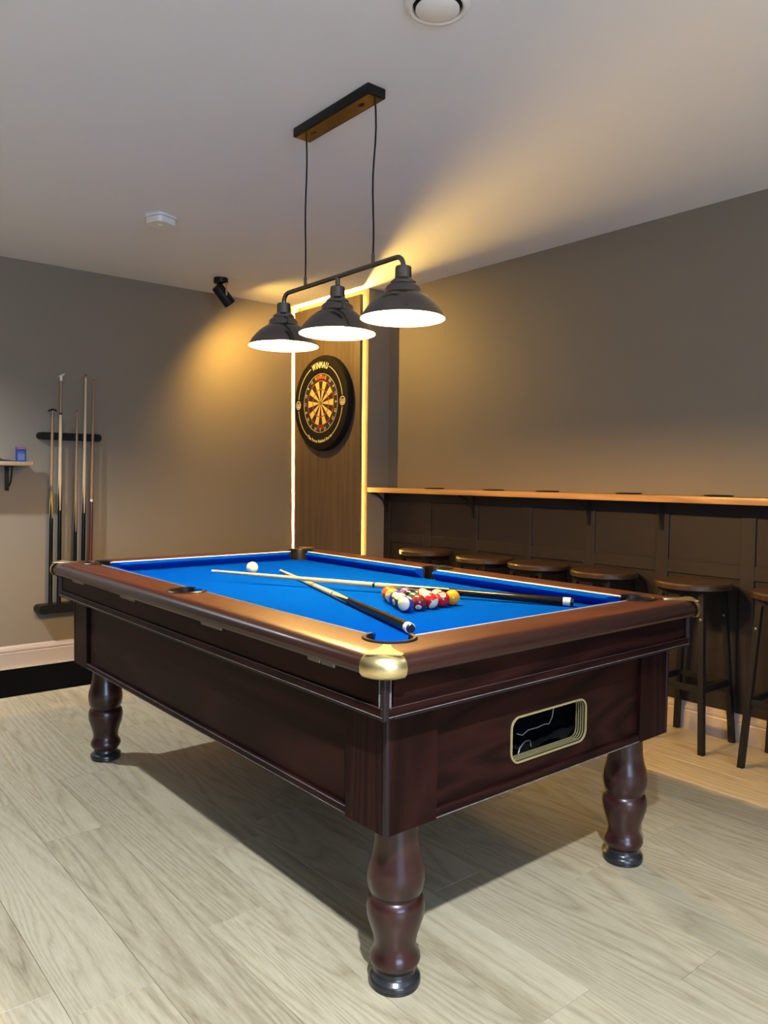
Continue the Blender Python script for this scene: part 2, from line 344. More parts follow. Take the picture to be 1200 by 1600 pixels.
# ------------------------------------------------------------------ dart panel with led strips
PXF, PXB, PY0, PY1, PZ = 3.368, 3.392, 4.366, 5.210, 2.512
bm = newbm(); box(bm, PXF, PXB, PY0, PY1, 0.03, PZ, 0.001)
for v in bm.verts: v.co.x += 0.010 * (1 - v.co.z / PZ)      # the board leans in towards its foot
tag(obj('wood_backboard', bm, PANELW), 'tall walnut wood-effect panel behind the dartboard', 'backboard')
def strip(name, label, a, b, n):
    """led tape on the corner wall, a and b = (y, z) ends"""
    r = thing(name, label, 'light strip', (XA, a[0], a[1]), 0, 'led strips behind the dart panel')
    dy, dz = b[0] - a[0], b[1] - a[1]; L = math.hypot(dy, dz); vert = abs(dz) > abs(dy)
    bm = newbm()
    if vert: box(bm, -0.0016, -0.0002, -0.005, 0.005, 0, dz)
    else: box(bm, -0.0016, -0.0002, min(0, dy), max(0, dy), -0.005, 0.005)
    obj('tape', bm, TAPE, r)
    bm = newbm()
    for i in range(n):
        t = (i + 0.5) / n; y, z = dy * t, dz * t; s = 0.0027
        bm.faces.new([bm.verts.new((-0.0022, y + q[0] * s, z + q[1] * s)) for q in ((1, -1), (-1, -1), (-1, 1), (1, 1))])
    o = obj('led_chips', bm, CHIP, r, normals=False); o['kind'] = 'stuff'
    for f in o.data.polygons:
        if f.normal.x > 0: f.flip()
    return r
strip('led_strip', 'warm led strip showing along right edge of dart panel', (4.410, 0.05), (4.410, 2.50), 122)
strip('led_strip', 'warm led strip glowing in wall corner left of dart panel', (5.193, 0.05), (5.193, 2.50), 122)
strip('led_strip', 'warm led strip glowing over the top of dart panel', (4.43, 2.485), (5.15, 2.485), 36)

# ------------------------------------------------------------------ dartboard and surround
DY, DZ = 4.785, 1.772
DXB = 3.325
SXF = 3.318
def on_board(x):
    return lambda u, v: (x - PXF, -u, v)
bd = thing('dartboard', 'round bristle dartboard with black and cream segments on walnut panel', 'dartboard', (PXF, DY, DZ))
bm = newbm(); lathe(bm, [(0, 0.0), (0.2255, 0.0), (0.2255, 0.038), (0.2235, 0.040), (0, 0.040)], 64)
for v in bm.verts: v.co = Vector((-0.001 - v.co.z, -v.co.x, v.co.y))
obj('board_body', bm, SISB, bd, 30)
bm = newbm()
def sector(r0, r1, a0, a1, mi, d, n=4):
    f = on_board(PXF - 0.041 - d); vs = []
    for k in range(n + 1):
        a = a0 + (a1 - a0) * k / n; vs.append(bm.verts.new(f(r1 * math.sin(a), r1 * math.cos(a))))
    if r0 > 0:
        for k in range(n, -1, -1):
            a = a0 + (a1 - a0) * k / n; vs.append(bm.verts.new(f(r0 * math.sin(a), r0 * math.cos(a))))
    else: vs.append(bm.verts.new(f(0, 0)))
    bm.faces.new(vs).material_index = mi
for s in range(20):
    a = (s - 0.5) * PI / 10; b_ = a + PI / 10; dk = s % 2 == 0
    sector(0.0159, 0.099, a, b_, 0 if dk else 1, 0.0006); sector(0.107, 0.162, a, b_, 0 if dk else 1, 0.0006)
    sector(0.099, 0.107, a, b_, 2 if dk else 3, 0.0006); sector(0.162, 0.170, a, b_, 2 if dk else 3, 0.0006)
for s in range(8):
    sector(0.00635, 0.0159, s * PI / 4, (s + 1) * PI / 4, 3, 0.0006); sector(0, 0.00635, s * PI / 4, (s + 1) * PI / 4, 2, 0.0006)
obj('scoring_face', bm, [SISB, SISC, SISR, SISG], bd)
nr = newbm()
lathe(nr, [(0.2165, 0.0), (0.2195, 0.0), (0.2195, 0.003), (0.2165, 0.003)], 72, closed_prof=True)
for v in nr.verts: v.co = Vector((-0.0415 - v.co.z, -v.co.x, v.co.y))
for i, s in enumerate((20, 1, 18, 4, 13, 6, 10, 15, 2, 17, 3, 19, 7, 16, 8, 11, 14, 9, 12, 5)):
    a = i * PI / 10; vs, fs, wd = text_poly(str(s), 0.036, bold=0.0006, squeeze=0.85)
    flip = PI / 2 < a < 3 * PI / 2 and False
    f = on_board(PXF - 0.0432)
    def g(u, v, a=a, f=f):
        v += 0.186; return f(u * math.cos(a) + v * math.sin(a), -u * math.sin(a) + v * math.cos(a))
    add_poly(nr, vs, fs, g)
obj('number_ring', nr, WIRE, bd)
def arc_text(bm, body, size, rad, a_mid, spread, x, flip=False, bold=0.0, squeeze=1.0):
    """letters spread over an arc; spread = total angle"""
    glyphs = [text_poly(ch, size, bold=bold, squeeze=squeeze) if ch != ' ' else ([], [], size * 0.25) for ch in body]
    gap = size * 0.10; tot = sum(q[2] + gap for q in glyphs); acc = 0.0; f = on_board(x)
    fit = spread * (rad + (0.5 if not flip else -0.5) * size * 0.7) / tot
    for vs, fs, wd in glyphs:
        t = (acc + (wd + gap) / 2) / tot - 0.5; acc += wd + gap
        a = a_mid + (spread * t if not flip else -spread * t)
        cx = (max(v[0] for v in vs) + min(v[0] for v in vs)) / 2 if vs else 0
        def g(u, v, a=a, cx=cx):
            u = (u - cx) * fit
            if flip: u, v = -u, rad - v
            else: v = rad + v
            return f(u * math.cos(a) + v * math.sin(a), -u * math.sin(a) + v * math.cos(a))
        add_poly(bm, vs, fs, g)
bm = newbm(); arc_text(bm, 'WINMAU', 0.038, 0.181, 0.0, 0.80, PXF - 0.0445, bold=0.0012, squeeze=0.85)
obj('maker_lettering', bm, ORANGET, bd)
bm = newbm(); f = on_board(PXF - 0.0418)
for k in range(6):
    a = PI - 0.27 + 0.09 * k
    for r0, r1 in ((0.176, 0.186), (0.190, 0.196)):
        bm.faces.new([bm.verts.new(f(r * math.sin(t), r * math.cos(t))) for r, t in ((r0, a), (r1, a), (r1, a + 0.07), (r0, a + 0.07))])
obj('lower_print', bm, SISR, bd)

sr = thing('dartboard_surround', 'thick black foam ring around the dartboard with cream lettering', 'dart surround', (PXF, DY, DZ))
bm = newbm()
lathe(bm, [(0.2265, 0.0), (0.355, 0.0), (0.355, 0.028), (0.345, 0.044), (0.328, 0.049), (0.232, 0.049), (0.2265, 0.045)], 96, closed_prof=True)
for v in bm.verts: v.co = Vector((-0.001 - v.co.z, -v.co.x, v.co.y))
obj('foam_ring', bm, FOAM, sr, 40)
bm = newbm(); SX = PXF - 0.0506
arc_text(bm, 'WINMAU', 0.062, 0.262, 0.0, 0.76, SX, bold=0.0022, squeeze=0.80)
obj('maker_lettering', bm, CREAMP, sr)
bm = newbm(); arc_text(bm, 'The Force Behind Darts', 0.030, 0.293, PI, 1.15, SX, flip=True, bold=0.0012)
obj('motto_lettering', bm, CREAMP, sr)
f = on_board(SX)
def arc_band(a0, a1, r0, r1, n=24):
    bm = newbm()
    for k in range(n):
        t0, t1 = a0 + (a1 - a0) * k / n, a0 + (a1 - a0) * (k + 1) / n
        bm.faces.new([bm.verts.new(f(r * math.sin(t), r * math.cos(t))) for r, t in ((r0, t0), (r1, t0), (r1, t1), (r0, t1))])
    bmesh.ops.remove_doubles(bm, verts=bm.verts, dist=1e-6); obj('ring_line', bm, CREAMP, sr)
for sgn in (1, -1):
    arc_band(sgn * 0.42, sgn * (PI / 2 - 0.15), 0.283, 0.2885); arc_band(sgn * (PI / 2 + 0.15), sgn * (PI - 0.58), 0.283, 0.2885)
for sgn in (1, -1):
    bm = newbm()
    for k in range(24):
        t0, t1 = 2 * PI * k / 24, 2 * PI * (k + 1) / 24
        bm.faces.new([bm.verts.new(f(sgn * 0.286 + r * math.sin(t), r * math.cos(t))) for r, t in ((0.027, t0), (0.033, t0), (0.033, t1), (0.027, t1))])
    # W mark: three slanted bars joined by a foot
    for u in (-0.014, 0.0, 0.014):
        bm.faces.new([bm.verts.new(f(sgn * 0.286 + u + du, dv)) for du, dv in ((-0.0035, -0.014), (0.0035, -0.014), (0.0055, 0.014), (-0.0015, 0.014))])
    bm.faces.new([bm.verts.new(f(sgn * 0.286 + du, dv)) for du, dv in ((-0.0175, -0.0195), (0.0175, -0.0195), (0.0175, -0.0135), (-0.0175, -0.0135))])
    obj('round_emblem', bm, CREAMP, sr)

# ------------------------------------------------------------------ dart mat
bm = newbm(); box(bm, 0.25, 3.22, 4.515, 5.147, 0.0, 0.004, 0.0015)
tag(obj('dart_mat', bm, MATB), 'long black rubber dart mat lying along the left wall', 'mat')

# ------------------------------------------------------------------ bar counter with brackets and mats
bc = thing('bar_counter', 'long narrow varnished pine bar counter above dark panelling', 'bar counter', (XS, 1.6, 1.118))
CXF = 3.405
bm = newbm()
box(bm, CXF - XS, -0.0012, -2.6, 4.315 - 1.6, 0.0008, 0.034, 0.004, 2); obj('counter_top', bm, COUNTER, bc, 40)
def bracket_mesh(depth, drop_, wd=0.022):
    b = newbm()
    box(b, -depth, 0, -wd / 2, wd / 2, -0.005, 0.0)
    box(b, -0.006, 0, -wd / 2, wd / 2, -drop_, 0.0)
    pts = []
    for k in range(9):
        t = k / 8 * PI / 2
        pts.append((-depth * 0.86 + depth * 0.86 * math.sin(t) - 0.0075, 0, -0.006 - drop_ * 0.86 * (1 - math.cos(t))))
    tube(b, pts, 0.006, 8)
    return b
for y in (4.305, 3.44, 2.56, 2.122, 1.1, 0.2):
    o = obj('bracket', bracket_mesh(0.15, 0.145), BLACKM, bc); o.location = (-0.0015, y - 1.6, 0)
cm = newbm(); lathe(cm, [(0, 0), (0.064, 0), (0.066, 0.002), (0.066, 0.004), (0.064, 0.006), (0.058, 0.0065), (0.055, 0.005), (0, 0.005)], 36)
c0 = obj('drink_mat', cm, BLACKP, None, 30)
locs = [(3.50, 3.72, 'round black drink mat on counter nearest the dart corner'), (3.50, 3.20, 'round black drink mat second from the dart corner on counter'),
        (3.50, 2.79, 'round black drink mat in the middle of the counter'), (3.52, 2.28, 'round black drink mat on counter above the fourth stool'),
        (3.52, 1.80, 'round black drink mat on counter nearest the camera')]
for i, (x, y, lb) in enumerate(locs):
    o = c0 if i == 0 else c0.copy()
    if i: C.objects.link(o)
    o.location = (x, y, 1.1525); tag(o, lb, 'drink mat', 'drink mats on the bar counter')

# ------------------------------------------------------------------ bar stools
def make_stool():
    st = thing('bar_stool', '', 'bar stool', (0, 0, 0), 0, 'wooden topped bar stools along the bar')
    bm = newbm(); lathe(bm, [(0, 0.727), (0.160, 0.727), (0.170, 0.731), (0.171, 0.750), (0.166, 0.757), (0, 0.7575)], 48); obj('seat', bm, SEATW, st, 35)
    bm = newbm()
    for s in (-1, 1):
        box(bm, -0.112, 0.112, s * 0.10 - 0.012, s * 0.10 + 0.012, 0.700, 0.7268); box(bm, s * 0.10 - 0.012, s * 0.10 + 0.012, -0.088, 0.088, 0.7005, 0.7265)
    obj('seat_frame', bm, BLACKM, st)
    TOP, BOT = 0.100, 0.140
    for sx in (-1, 1):
        for sy in (-1, 1):
            bm = newbm(); h = 0.0125
            lo = [bm.verts.new((sx * BOT + a * h, sy * BOT + b * h, 0.0)) for a, b in ((-1, -1), (1, -1), (1, 1), (-1, 1))]
            hi = [bm.verts.new((sx * TOP + a * h, sy * TOP + b * h, 0.700)) for a, b in ((-1, -1), (1, -1), (1, 1), (-1, 1))]
            for i in range(4): bm.faces.new((lo[i], lo[(i + 1) % 4], hi[(i + 1) % 4], hi[i]))
            bm.faces.new(list(reversed(lo))); bm.faces.new(hi)
            lg = obj('leg', bm, BLACKM, st)
            bm = newbm(); zb = 0.60; q = BOT + (TOP - BOT) * zb / 0.7
            lathe(bm, [(0, 0.0), (0.006, 0.0), (0.006, 0.0015), (0.003, 0.003), (0, 0.003)], 10)
            for v in bm.verts: v.co = Vector((sx * q - 0.0128 - v.co.z, sy * q + v.co.x, zb + v.co.y))
            obj('bolt', bm, STEEL, lg)
    zs = 0.285; q = BOT + (TOP - BOT) * zs / 0.7
    for s in (-1, 1):
        bm = newbm(); box(bm, -q + 0.0125, q - 0.0125, s * q - 0.008, s * q + 0.008, zs - 0.014, zs + 0.014, 0.001); obj('stretcher', bm, BLACKM, st)
        bm = newbm(); box(bm, s * q - 0.008, s * q + 0.008, -q + 0.0125, q - 0.0125, zs - 0.014, zs + 0.014, 0.001); obj('stretcher', bm, BLACKM, st)
    return st
stool = make_stool()
for i, (x, y, rz, lb) in enumerate([(3.413, 3.705, 0.03, 'round wooden bar stool furthest back, nearest the dartboard corner'),
                                (3.405, 3.175, -0.02, 'second round wooden bar stool from the dartboard corner'),
                                (3.410, 2.770, 0.02, 'third round wooden bar stool from the dartboard corner'),
                                (3.415, 2.345, 0.0, 'fourth round wooden bar stool, beside the cut off fifth'),
                                (3.412, 1.856, 0.0, 'bar stool with black legs fully in view by table corner'),
                                (3.410, 1.400, 0.03, 'bar stool cut off by the right edge of the picture')]):
    if i == 3: lb = 'fourth round wooden bar stool from the dartboard corner'
    o = stool if i == 0 else dup_tree(stool)
    o.location = (x, y, 0.0); o.rotation_euler = (0, 0, rz); o['label'] = lb

# ------------------------------------------------------------------ pool table
TX, TY, TR = 1.6727, 2.3436, 0.0064
tb = thing('pool_table', 'dark mahogany coin pool table with blue cloth and brass corners', 'pool table', (TX, TY, 0), TR)
IX, IY, OX, OY = 0.522, 0.967, 0.675, 1.120       # inner and outer edge of the wooden rails
ZB = 0.803                                        # playing surface
CXH, CYH = OX - 0.066, OY - 0.066
pockets = [(sx * 0.517, sy * 0.960, 0.058) for sx in (-1, 1) for sy in (-1, 1)] + [(sx * 0.566, 0.005, 0.058) for sx in (-1, 1)]
cutters = []
for px, py, pr in pockets:
    b = newbm(); lathe(b, [(0, 0.6), (pr, 0.6), (pr, 1.0), (0, 1.0)], 40, (px, py, 0)); cutters.append(obj('cutter', b, BLACKP))
# bed
bm = newbm(); box(bm, -0.535, 0.535, -0.98, 0.98, 0.772, ZB); bed = obj('cloth_bed', bm, CLOTH, None); cut(bed, cutters); bed.parent = tb
# rails
PROF = [(0.0, 0.7965), (0.0, 0.8425), (0.004, 0.8440), (0.105, 0.8455), (0.125, 0.8440), (0.139, 0.8385), (0.1485, 0.829), (0.1528, 0.818), (0.1515, 0.808), (0.146, 0.801), (0.135, 0.7965)]
def rail(axis, s):
    b = newbm(); lo, hi = [], []
    for d, z in PROF:
        if axis == 'y':
            x = IX + d; e = CYH if x >= CXH else CYH - (CXH - x) * (CYH - IY) / (CXH - IX)
            lo.append(b.verts.new((s * x, -e, z))); hi.append(b.verts.new((s * x, e, z)))
        else:
            y = IY + d; e = CXH if y >= CYH else CXH - (CYH - y) * (CXH - IX) / (CYH - IY)
            lo.append(b.verts.new((-e, s * y, z))); hi.append(b.verts.new((e, s * y, z)))
    n = len(PROF)
    for i in range(n): b.faces.new((lo[i], lo[(i + 1) % n], hi[(i + 1) % n], hi[i])).material_index = 1 if 4 <= i <= 9 else 0
    b.faces.new(list(reversed(lo))); b.faces.new(hi)
    o = obj('rail', b, [RAIL_Y, NOSE_Y] if axis == 'y' else [RAIL_X, NOSE_X], None, 25)
    cut(o, [k for k, p in zip(cutters, pockets) if (axis == 'y' and p[0] * s > 0) or (axis == 'x' and p[1] * s > 0.3)])
    o.parent = tb; return o
for s in (-1, 1): rail('y', s); rail('x', s)
# rail corner blocks and brass caps
for sx in (-1, 1):
    for sy in (-1, 1):
        a0 = {(1, 1): 0, (-1, 1): PI / 2, (-1, -1): PI, (1, -1): 1.5 * PI}[(sx, sy)]
        P2 = [(0.0, 0.7965), (0.0, 0.8450)] + [(max(d - (0.1528 - 0.066), 0.002), z) for d, z in PROF[3:]]
        bm = newbm(); lathe(bm, P2, 10, (sx * CXH, sy * CYH, 0), a0, a0 + PI / 2, True)
        obj('rail_corner', bm, RAIL_X, tb, 25)
        # cap: shell over the bullnose, a little beyond the quarter turn
        P3 = [(0.030, 0.8462), (0.036, 0.8484), (0.050, 0.8462), (0.060, 0.8405), (0.0675, 0.8315), (0.0705, 0.8185), (0.0685, 0.805), (0.0625, 0.796), (0.050, 0.7915), (0.030, 0.792)]
        bm = newbm(); lathe(bm, P3, 18, (sx * CXH, sy * CYH, 0), a0 - 0.05, a0 + PI / 2 + 0.05, False)
        cap = obj('brass_corner', bm, BRASS, tb, 50)
        # tongue on top of the rail, concave sides, pointing at the pocket
        dg = Vector((-sx, -sy)).normalized(); nn = Vector((-dg.y, dg.x)); base = Vector((sx * CXH, sy * CYH))
        left, right = [], []
        for k in range(9):
            t = k / 8; dist = -0.052 + t * 0.098; wd = 0.044 * (1 - t) ** 1.9 + 0.0085
            if k < 1: wd = 0.040
            c2 = base + dg * dist; left.append(c2 + nn * wd); right.append(c2 - nn * wd)
        bm = newbm(); prism(bm, [tuple(v) for v in left] + [tuple(v) for v in reversed(right)], 0.8452, 0.8482)
        obj('brass_tongue', bm, BRASS, cap)
# cushions with the white strip between cloth and wood
CP = [(0.0005, ZB), (0.0005, 0.8415), (0.006, 0.8418), (0.030, 0.8395), (0.037, 0.8365), (0.0385, 0.833), (0.036, 0.8285), (0.006, ZB)]
def cushion(f, a, b_, sa, sb):
    """f(d, s, z): d into the table, s along; sa, sb = how the ends are cut back"""
    bm = newbm(); lo = [bm.verts.new(f(d, a + d * sa, z)) for d, z in CP]; hi = [bm.verts.new(f(d, b_ - d * sb, z)) for d, z in CP]
    n = len(CP)
    for i in range(n): bm.faces.new((lo[i], lo[(i + 1) % n], hi[(i + 1) % n], hi[i]))
    bm.faces.new(list(reversed(lo))); bm.faces.new(hi)
    o = obj('cushion', bm, CLOTH, tb, 35)
    bm = newbm(); q = [(-0.0012, 0.8405), (0.0022, 0.8405), (0.0022, 0.8437), (-0.0012, 0.8452)]
    lo = [bm.verts.new(f(d, a, z)) for d, z in q]; hi = [bm.verts.new(f(d, b_, z)) for d, z in q]
    for i in range(4): bm.faces.new((lo[i], lo[(i + 1) % 4], hi[(i + 1) % 4], hi[i]))
    bm.faces.new(list(reversed(lo))); bm.faces.new(hi)
    obj('white_strip', bm, WHITE, o)
for s in (-1, 1):
    cushion(lambda d, t, z, s=s: (s * (IX - d), t, z), 0.046, 0.902, 0.35, 0.9)
    cushion(lambda d, t, z, s=s: (s * (IX - d), t, z), -0.902, -0.036, 0.9, 0.35)
    cushion(lambda d, t, z, s=s: (t, s * (IY - d), z), -0.459, 0.459, 0.9, 0.9)
# pocket liners
for px, py, pr in pockets:
    corner = abs(py) > 0.3
    am = math.atan2(py, px) if corner else (0 if px > 0 else PI)
    if corner: am = math.atan2(math.copysign(1, py), math.copysign(1, px))
    hw = 2.25 if corner else 2.45
    bm = newbm()
    lathe(bm, [(pr - 0.0045, 0.70), (pr - 0.0045, 0.842), (pr - 0.002, 0.8485), (pr + 0.005, 0.8495), (pr + 0.0085, 0.8465), (pr + 0.0085, 0.8445), (pr - 0.001, 0.8445), (pr - 0.001, 0.70)], 28, (px, py, 0), am - hw, am + hw, True)
    pk = obj('pocket_liner', bm, BLACKP, tb, 40)
    bm = newbm(); lathe(bm, [(0, 0.695), (pr, 0.695), (pr, 0.700), (0, 0.700)], 28, (px, py, 0)); obj('pocket_floor', bm, BLACKP, pk)
# apron under the rail
FX, FY, ZF0, ZF1 = 0.637, 1.086, 0.700, 0.7965
def tbox(name, m, x0, x1, y0, y1, z0, z1, bev=0.0, parent=None):
    b = newbm(); box(b, x0, x1, y0, y1, z0, z1, bev); return obj(name, b, m, parent or tb)
for s in (-1, 1):
    lo, hi = (FX - 0.030, FX - 0.006) if s > 0 else (-FX + 0.006, -FX + 0.030)
    ap = tbox('apron_panel', MAH_Y, lo, hi, -FY + 0.012, FY - 0.012, ZF0 + 0.002, ZF1)
    lo, hi = (FX - 0.012, FX) if s > 0 else (-FX, -FX + 0.012)
    mo = tbox('apron_moulding', MAH_Y, lo, hi, -FY + 0.006, FY - 0.006, ZF0 + 0.004, ZF0 + 0.027, 0.002)
    xo = s * (FX + 0.0008)
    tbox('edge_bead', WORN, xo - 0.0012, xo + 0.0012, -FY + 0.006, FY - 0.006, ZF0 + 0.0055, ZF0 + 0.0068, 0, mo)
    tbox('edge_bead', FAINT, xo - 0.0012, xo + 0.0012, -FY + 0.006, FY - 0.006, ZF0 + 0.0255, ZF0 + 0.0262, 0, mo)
    lo, hi = (FX - 0.03, FX - 0.001) if s > 0 else (-FX + 0.001, -FX + 0.03)
    tbox('edge_strip', TRIM, lo, hi, -FY + 0.004, FY - 0.004, ZF0 - 0.002, ZF0 + 0.004, 0.001)
    lo, hi = (FY - 0.030, FY - 0.006) if s > 0 else (-FY + 0.006, -FY + 0.030)
    tbox('apron_panel', MAH_X, -FX + 0.031, FX - 0.031, lo, hi, ZF0 + 0.002, ZF1)
    lo, hi = (FY - 0.012, FY) if s > 0 else (-FY, -FY + 0.012)
    mo = tbox('apron_moulding', MAH_X, -FX + 0.013, FX - 0.013, lo, hi, ZF0 + 0.004, ZF0 + 0.027, 0.002)
    yo = s * (FY + 0.0008)
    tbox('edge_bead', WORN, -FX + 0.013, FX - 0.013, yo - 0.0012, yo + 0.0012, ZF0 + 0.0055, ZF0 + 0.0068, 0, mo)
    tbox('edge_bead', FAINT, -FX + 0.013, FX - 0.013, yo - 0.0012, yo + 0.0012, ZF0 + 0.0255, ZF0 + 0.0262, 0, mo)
    lo, hi = (FY - 0.03, FY - 0.001) if s > 0 else (-FY + 0.001, -FY + 0.03)
    tbox('edge_strip', TRIM, -FX + 0.031, FX - 0.031, lo, hi, ZF0 - 0.002, ZF0 + 0.004, 0.001)
    for s2 in (-1, 1):
        cx0, cy0 = s * FX, s2 * FY
        bm = newbm(); box(bm, min(cx0, cx0 - s * 0.016), max(cx0, cx0 - s * 0.016), min(cy0, cy0 - s2 * 0.016), max(cy0, cy0 - s2 * 0.016), ZF0 - 0.003, ZF1, 0.004, 3)
        cp = obj('corner_strip', bm, TRIM, tb, 40)
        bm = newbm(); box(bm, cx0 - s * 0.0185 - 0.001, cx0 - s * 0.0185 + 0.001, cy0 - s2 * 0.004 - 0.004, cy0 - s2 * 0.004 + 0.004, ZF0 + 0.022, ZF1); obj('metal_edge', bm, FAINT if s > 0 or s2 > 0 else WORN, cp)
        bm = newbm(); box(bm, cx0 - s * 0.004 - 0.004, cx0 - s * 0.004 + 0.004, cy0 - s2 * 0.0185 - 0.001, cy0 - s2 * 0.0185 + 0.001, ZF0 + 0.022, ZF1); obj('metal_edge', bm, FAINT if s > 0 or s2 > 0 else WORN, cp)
# slate and underframe closing the top
tbox('slate', BLACKP, -0.60, 0.60, -1.05, 1.05, 0.7045, 0.7705 - 0.012)
# hinges on the long camera-side apron
for y0, y1 in ((-0.905, -0.795), (-0.362, -0.235), (0.268, 0.396), (0.785, 0.908)):
    ym = (y0 + y1) / 2
    h_ = tbox('hinge', STEEL, -FX - 0.001, -FX + 0.007, y0, ym - 0.002, 0.7795, 0.7905, 0.002)
    tbox('hinge_leaf', STEEL, -FX - 0.001, -FX + 0.007, ym + 0.002, y1, 0.7795, 0.7905, 0.002, h_)
# lower cabinet
LX, LY, ZL = 0.589, 1.039, 0.415
def side_panel(axis, s):
    if axis == 'y':
        lo, hi = sorted((s * (LX - 0.030), s * (LX - 0.012)))
        return tbox('side_panel', MAH_Y, lo, hi, -LY + 0.03, LY - 0.03, ZL + 0.006, ZF0 - 0.0025)
    lo, hi = sorted((s * (LY - 0.030), s * (LY - 0.012)))
    return tbox('end_panel', MAH_X, -LX + 0.031, LX - 0.031, lo, hi, ZL + 0.006, ZF0 - 0.0025)
for s in (-1, 1):
    side_panel('y', s)
far_panel = side_panel('x', 1); near_panel = side_panel('x', -1)
tbox('base_board', MAH_X, -LX + 0.032, LX - 0.032, -LY + 0.031, LY - 0.031, ZL + 0.007, ZL + 0.020)
# posts (plan L shapes), bottom mouldings, corner strips
PX_, PY_ = 0.432, 0.888
for sx in (-1, 1):
    for sy in (-1, 1):
        pts = [(LX, LY), (PX_, LY), (PX_, LY - 0.0115), (LX - 0.0115, LY - 0.0115), (LX - 0.0115, PY_), (LX, PY_)]
        bm = newbm(); prism(bm, [(sx * a, sy * b_) for a, b_ in pts], ZL, ZF0 - 0.0022); obj('corner_post', bm, MAH_Z, tb)
        bm = newbm(); box(bm, *sorted((sx * (LX - 0.012), sx * (LX + 0.002))), *sorted((sy * (LY - 0.012), sy * (LY + 0.002))), ZL - 0.001, ZF0 - 0.003, 0.005, 3)
        obj('post_corner_strip', bm, TRIM, tb, 40)
for s in (-1, 1):
    lo, hi = sorted((s * (LX - 0.013), s * (LX - 0.001)))
    mo = tbox('base_moulding', MAH_Y, lo, hi, -PY_ + 0.0005, PY_ - 0.0005, ZL + 0.001, ZL + 0.024, 0.002)
    xo = s * (LX - 0.0006)
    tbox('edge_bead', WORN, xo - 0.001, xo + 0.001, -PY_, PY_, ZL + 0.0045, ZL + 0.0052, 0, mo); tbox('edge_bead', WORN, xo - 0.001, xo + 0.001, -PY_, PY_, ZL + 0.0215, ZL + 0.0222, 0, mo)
    lo, hi = sorted((s * (LY - 0.013), s * (LY - 0.001)))
    mo = tbox('base_moulding', MAH_X, -PX_ + 0.0005, PX_ - 0.0005, lo, hi, ZL + 0.001, ZL + 0.024, 0.002)
    yo = s * (LY - 0.0006)
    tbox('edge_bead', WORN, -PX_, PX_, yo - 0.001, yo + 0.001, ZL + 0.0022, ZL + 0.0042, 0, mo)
# ball return opening on the near end
def rrect(hw, hh, r, n=6):
    pts = []
    for cx, cz, a0 in ((hw - r, hh - r, 0), (-hw + r, hh - r, PI / 2), (-hw + r, -hh + r, PI), (hw - r, -hh + r, 1.5 * PI)):
        for k in range(n + 1):
            a = a0 + PI / 2 * k / n; pts.append((cx + r * math.cos(a), cz + r * math.sin(a)))
    return pts
BX, BZ, BW, BH = 0.005, 0.5385, 0.163, 0.0625
yf = -LY + 0.012
bm = newbm(); prism(bm, rrect(BW - 0.004, BH - 0.004, 0.028), yf - 0.05, yf + 0.05, lambda a, b_, t: (BX + a, t, BZ + b_)); kc = obj('cutter', bm, BLACKP)
near_panel.parent = None; cut(near_panel, [kc]); near_panel.parent = tb
drop([kc])
bt = bpy.data.objects.new('ball_return', None); C.objects.link(bt); bt.parent = tb; bt.location = (BX, yf, BZ); bt.empty_display_size = 0.05
bt['label'] = 'rounded ball return opening with gold ribbed frame'
def ring_prism(bm, o1, i1, t0, t1):
    n = len(o1)
    A = [[bm.verts.new((a, t, b_)) for a, b_ in ring] for t in (t0, t1) for ring in (o1, i1)]
    for i in range(n):
        j = (i + 1) % n
        bm.faces.new((A[0][i], A[0][j], A[1][j], A[1][i])); bm.faces.new((A[2][i], A[3][i], A[3][j], A[2][j]))
        bm.faces.new((A[0][i], A[2][i], A[2][j], A[0][j])); bm.faces.new((A[1][i], A[1][j], A[3][j], A[3][i]))
bm = newbm(); ring_prism(bm, rrect(BW, BH, 0.032), rrect(BW - 0.0045, BH - 0.0045, 0.0275), -0.004, 0.0)
obj('frame_lip', bm, GOLDP, bt, 40)
bm = newbm(); ring_prism(bm, rrect(BW - 0.0042, BH - 0.0042, 0.0278), rrect(BW - 0.0056, BH - 0.0056, 0.0264), 0.0002, 0.034)
obj('frame_sleeve', bm, BLACKP, bt, 40)
for k in range(4):
    bm = newbm(); ring_prism(bm, rrect(BW - 0.0052, BH - 0.0052, 0.0268), rrect(BW - 0.0074, BH - 0.0074, 0.0246), 0.004 + 0.0075 * k, 0.0060 + 0.0075 * k); obj('frame_rib', bm, GOLDP, bt, 40)
bm = newbm()   # trough behind: open-fronted black box
n = 5; hw, hh, dp = BW + 0.03, BH + 0.02, 0.24
box(bm, -hw, hw, 0.02, dp, -hh - 0.006, -hh); box(bm, -hw, hw, 0.02, dp, hh, hh + 0.006)
box(bm, -hw - 0.006, -hw, 0.02, dp, -hh, hh); box(bm, hw, hw + 0.006, 0.02, dp, -hh, hh); box(bm, -hw, hw, dp, dp + 0.006, -hh, hh)
obj('trough', bm, BLACKP, bt)
random.seed(5)
bm = newbm(); g = [[bm.verts.new((-hw + 0.01 + (2 * hw - 0.02) * i / 14, 0.035 + 0.16 * j / 8, -hh + 0.012 + 0.022 * random.random() + 0.02 * abs(i - 7) / 7 + 0.03 * (j / 8) ** 2)) for j in range(9)] for i in range(15)]
for i in range(14):
    for j in range(8): bm.faces.new((g[i][j], g[i + 1][j], g[i + 1][j + 1], g[i][j + 1]))
obj('crumpled_lining', bm, mat('glossy_black_sheet', (0.006, 0.0065, 0.0075), 0.16, coat=0.3, var=0.1), bt, 80)
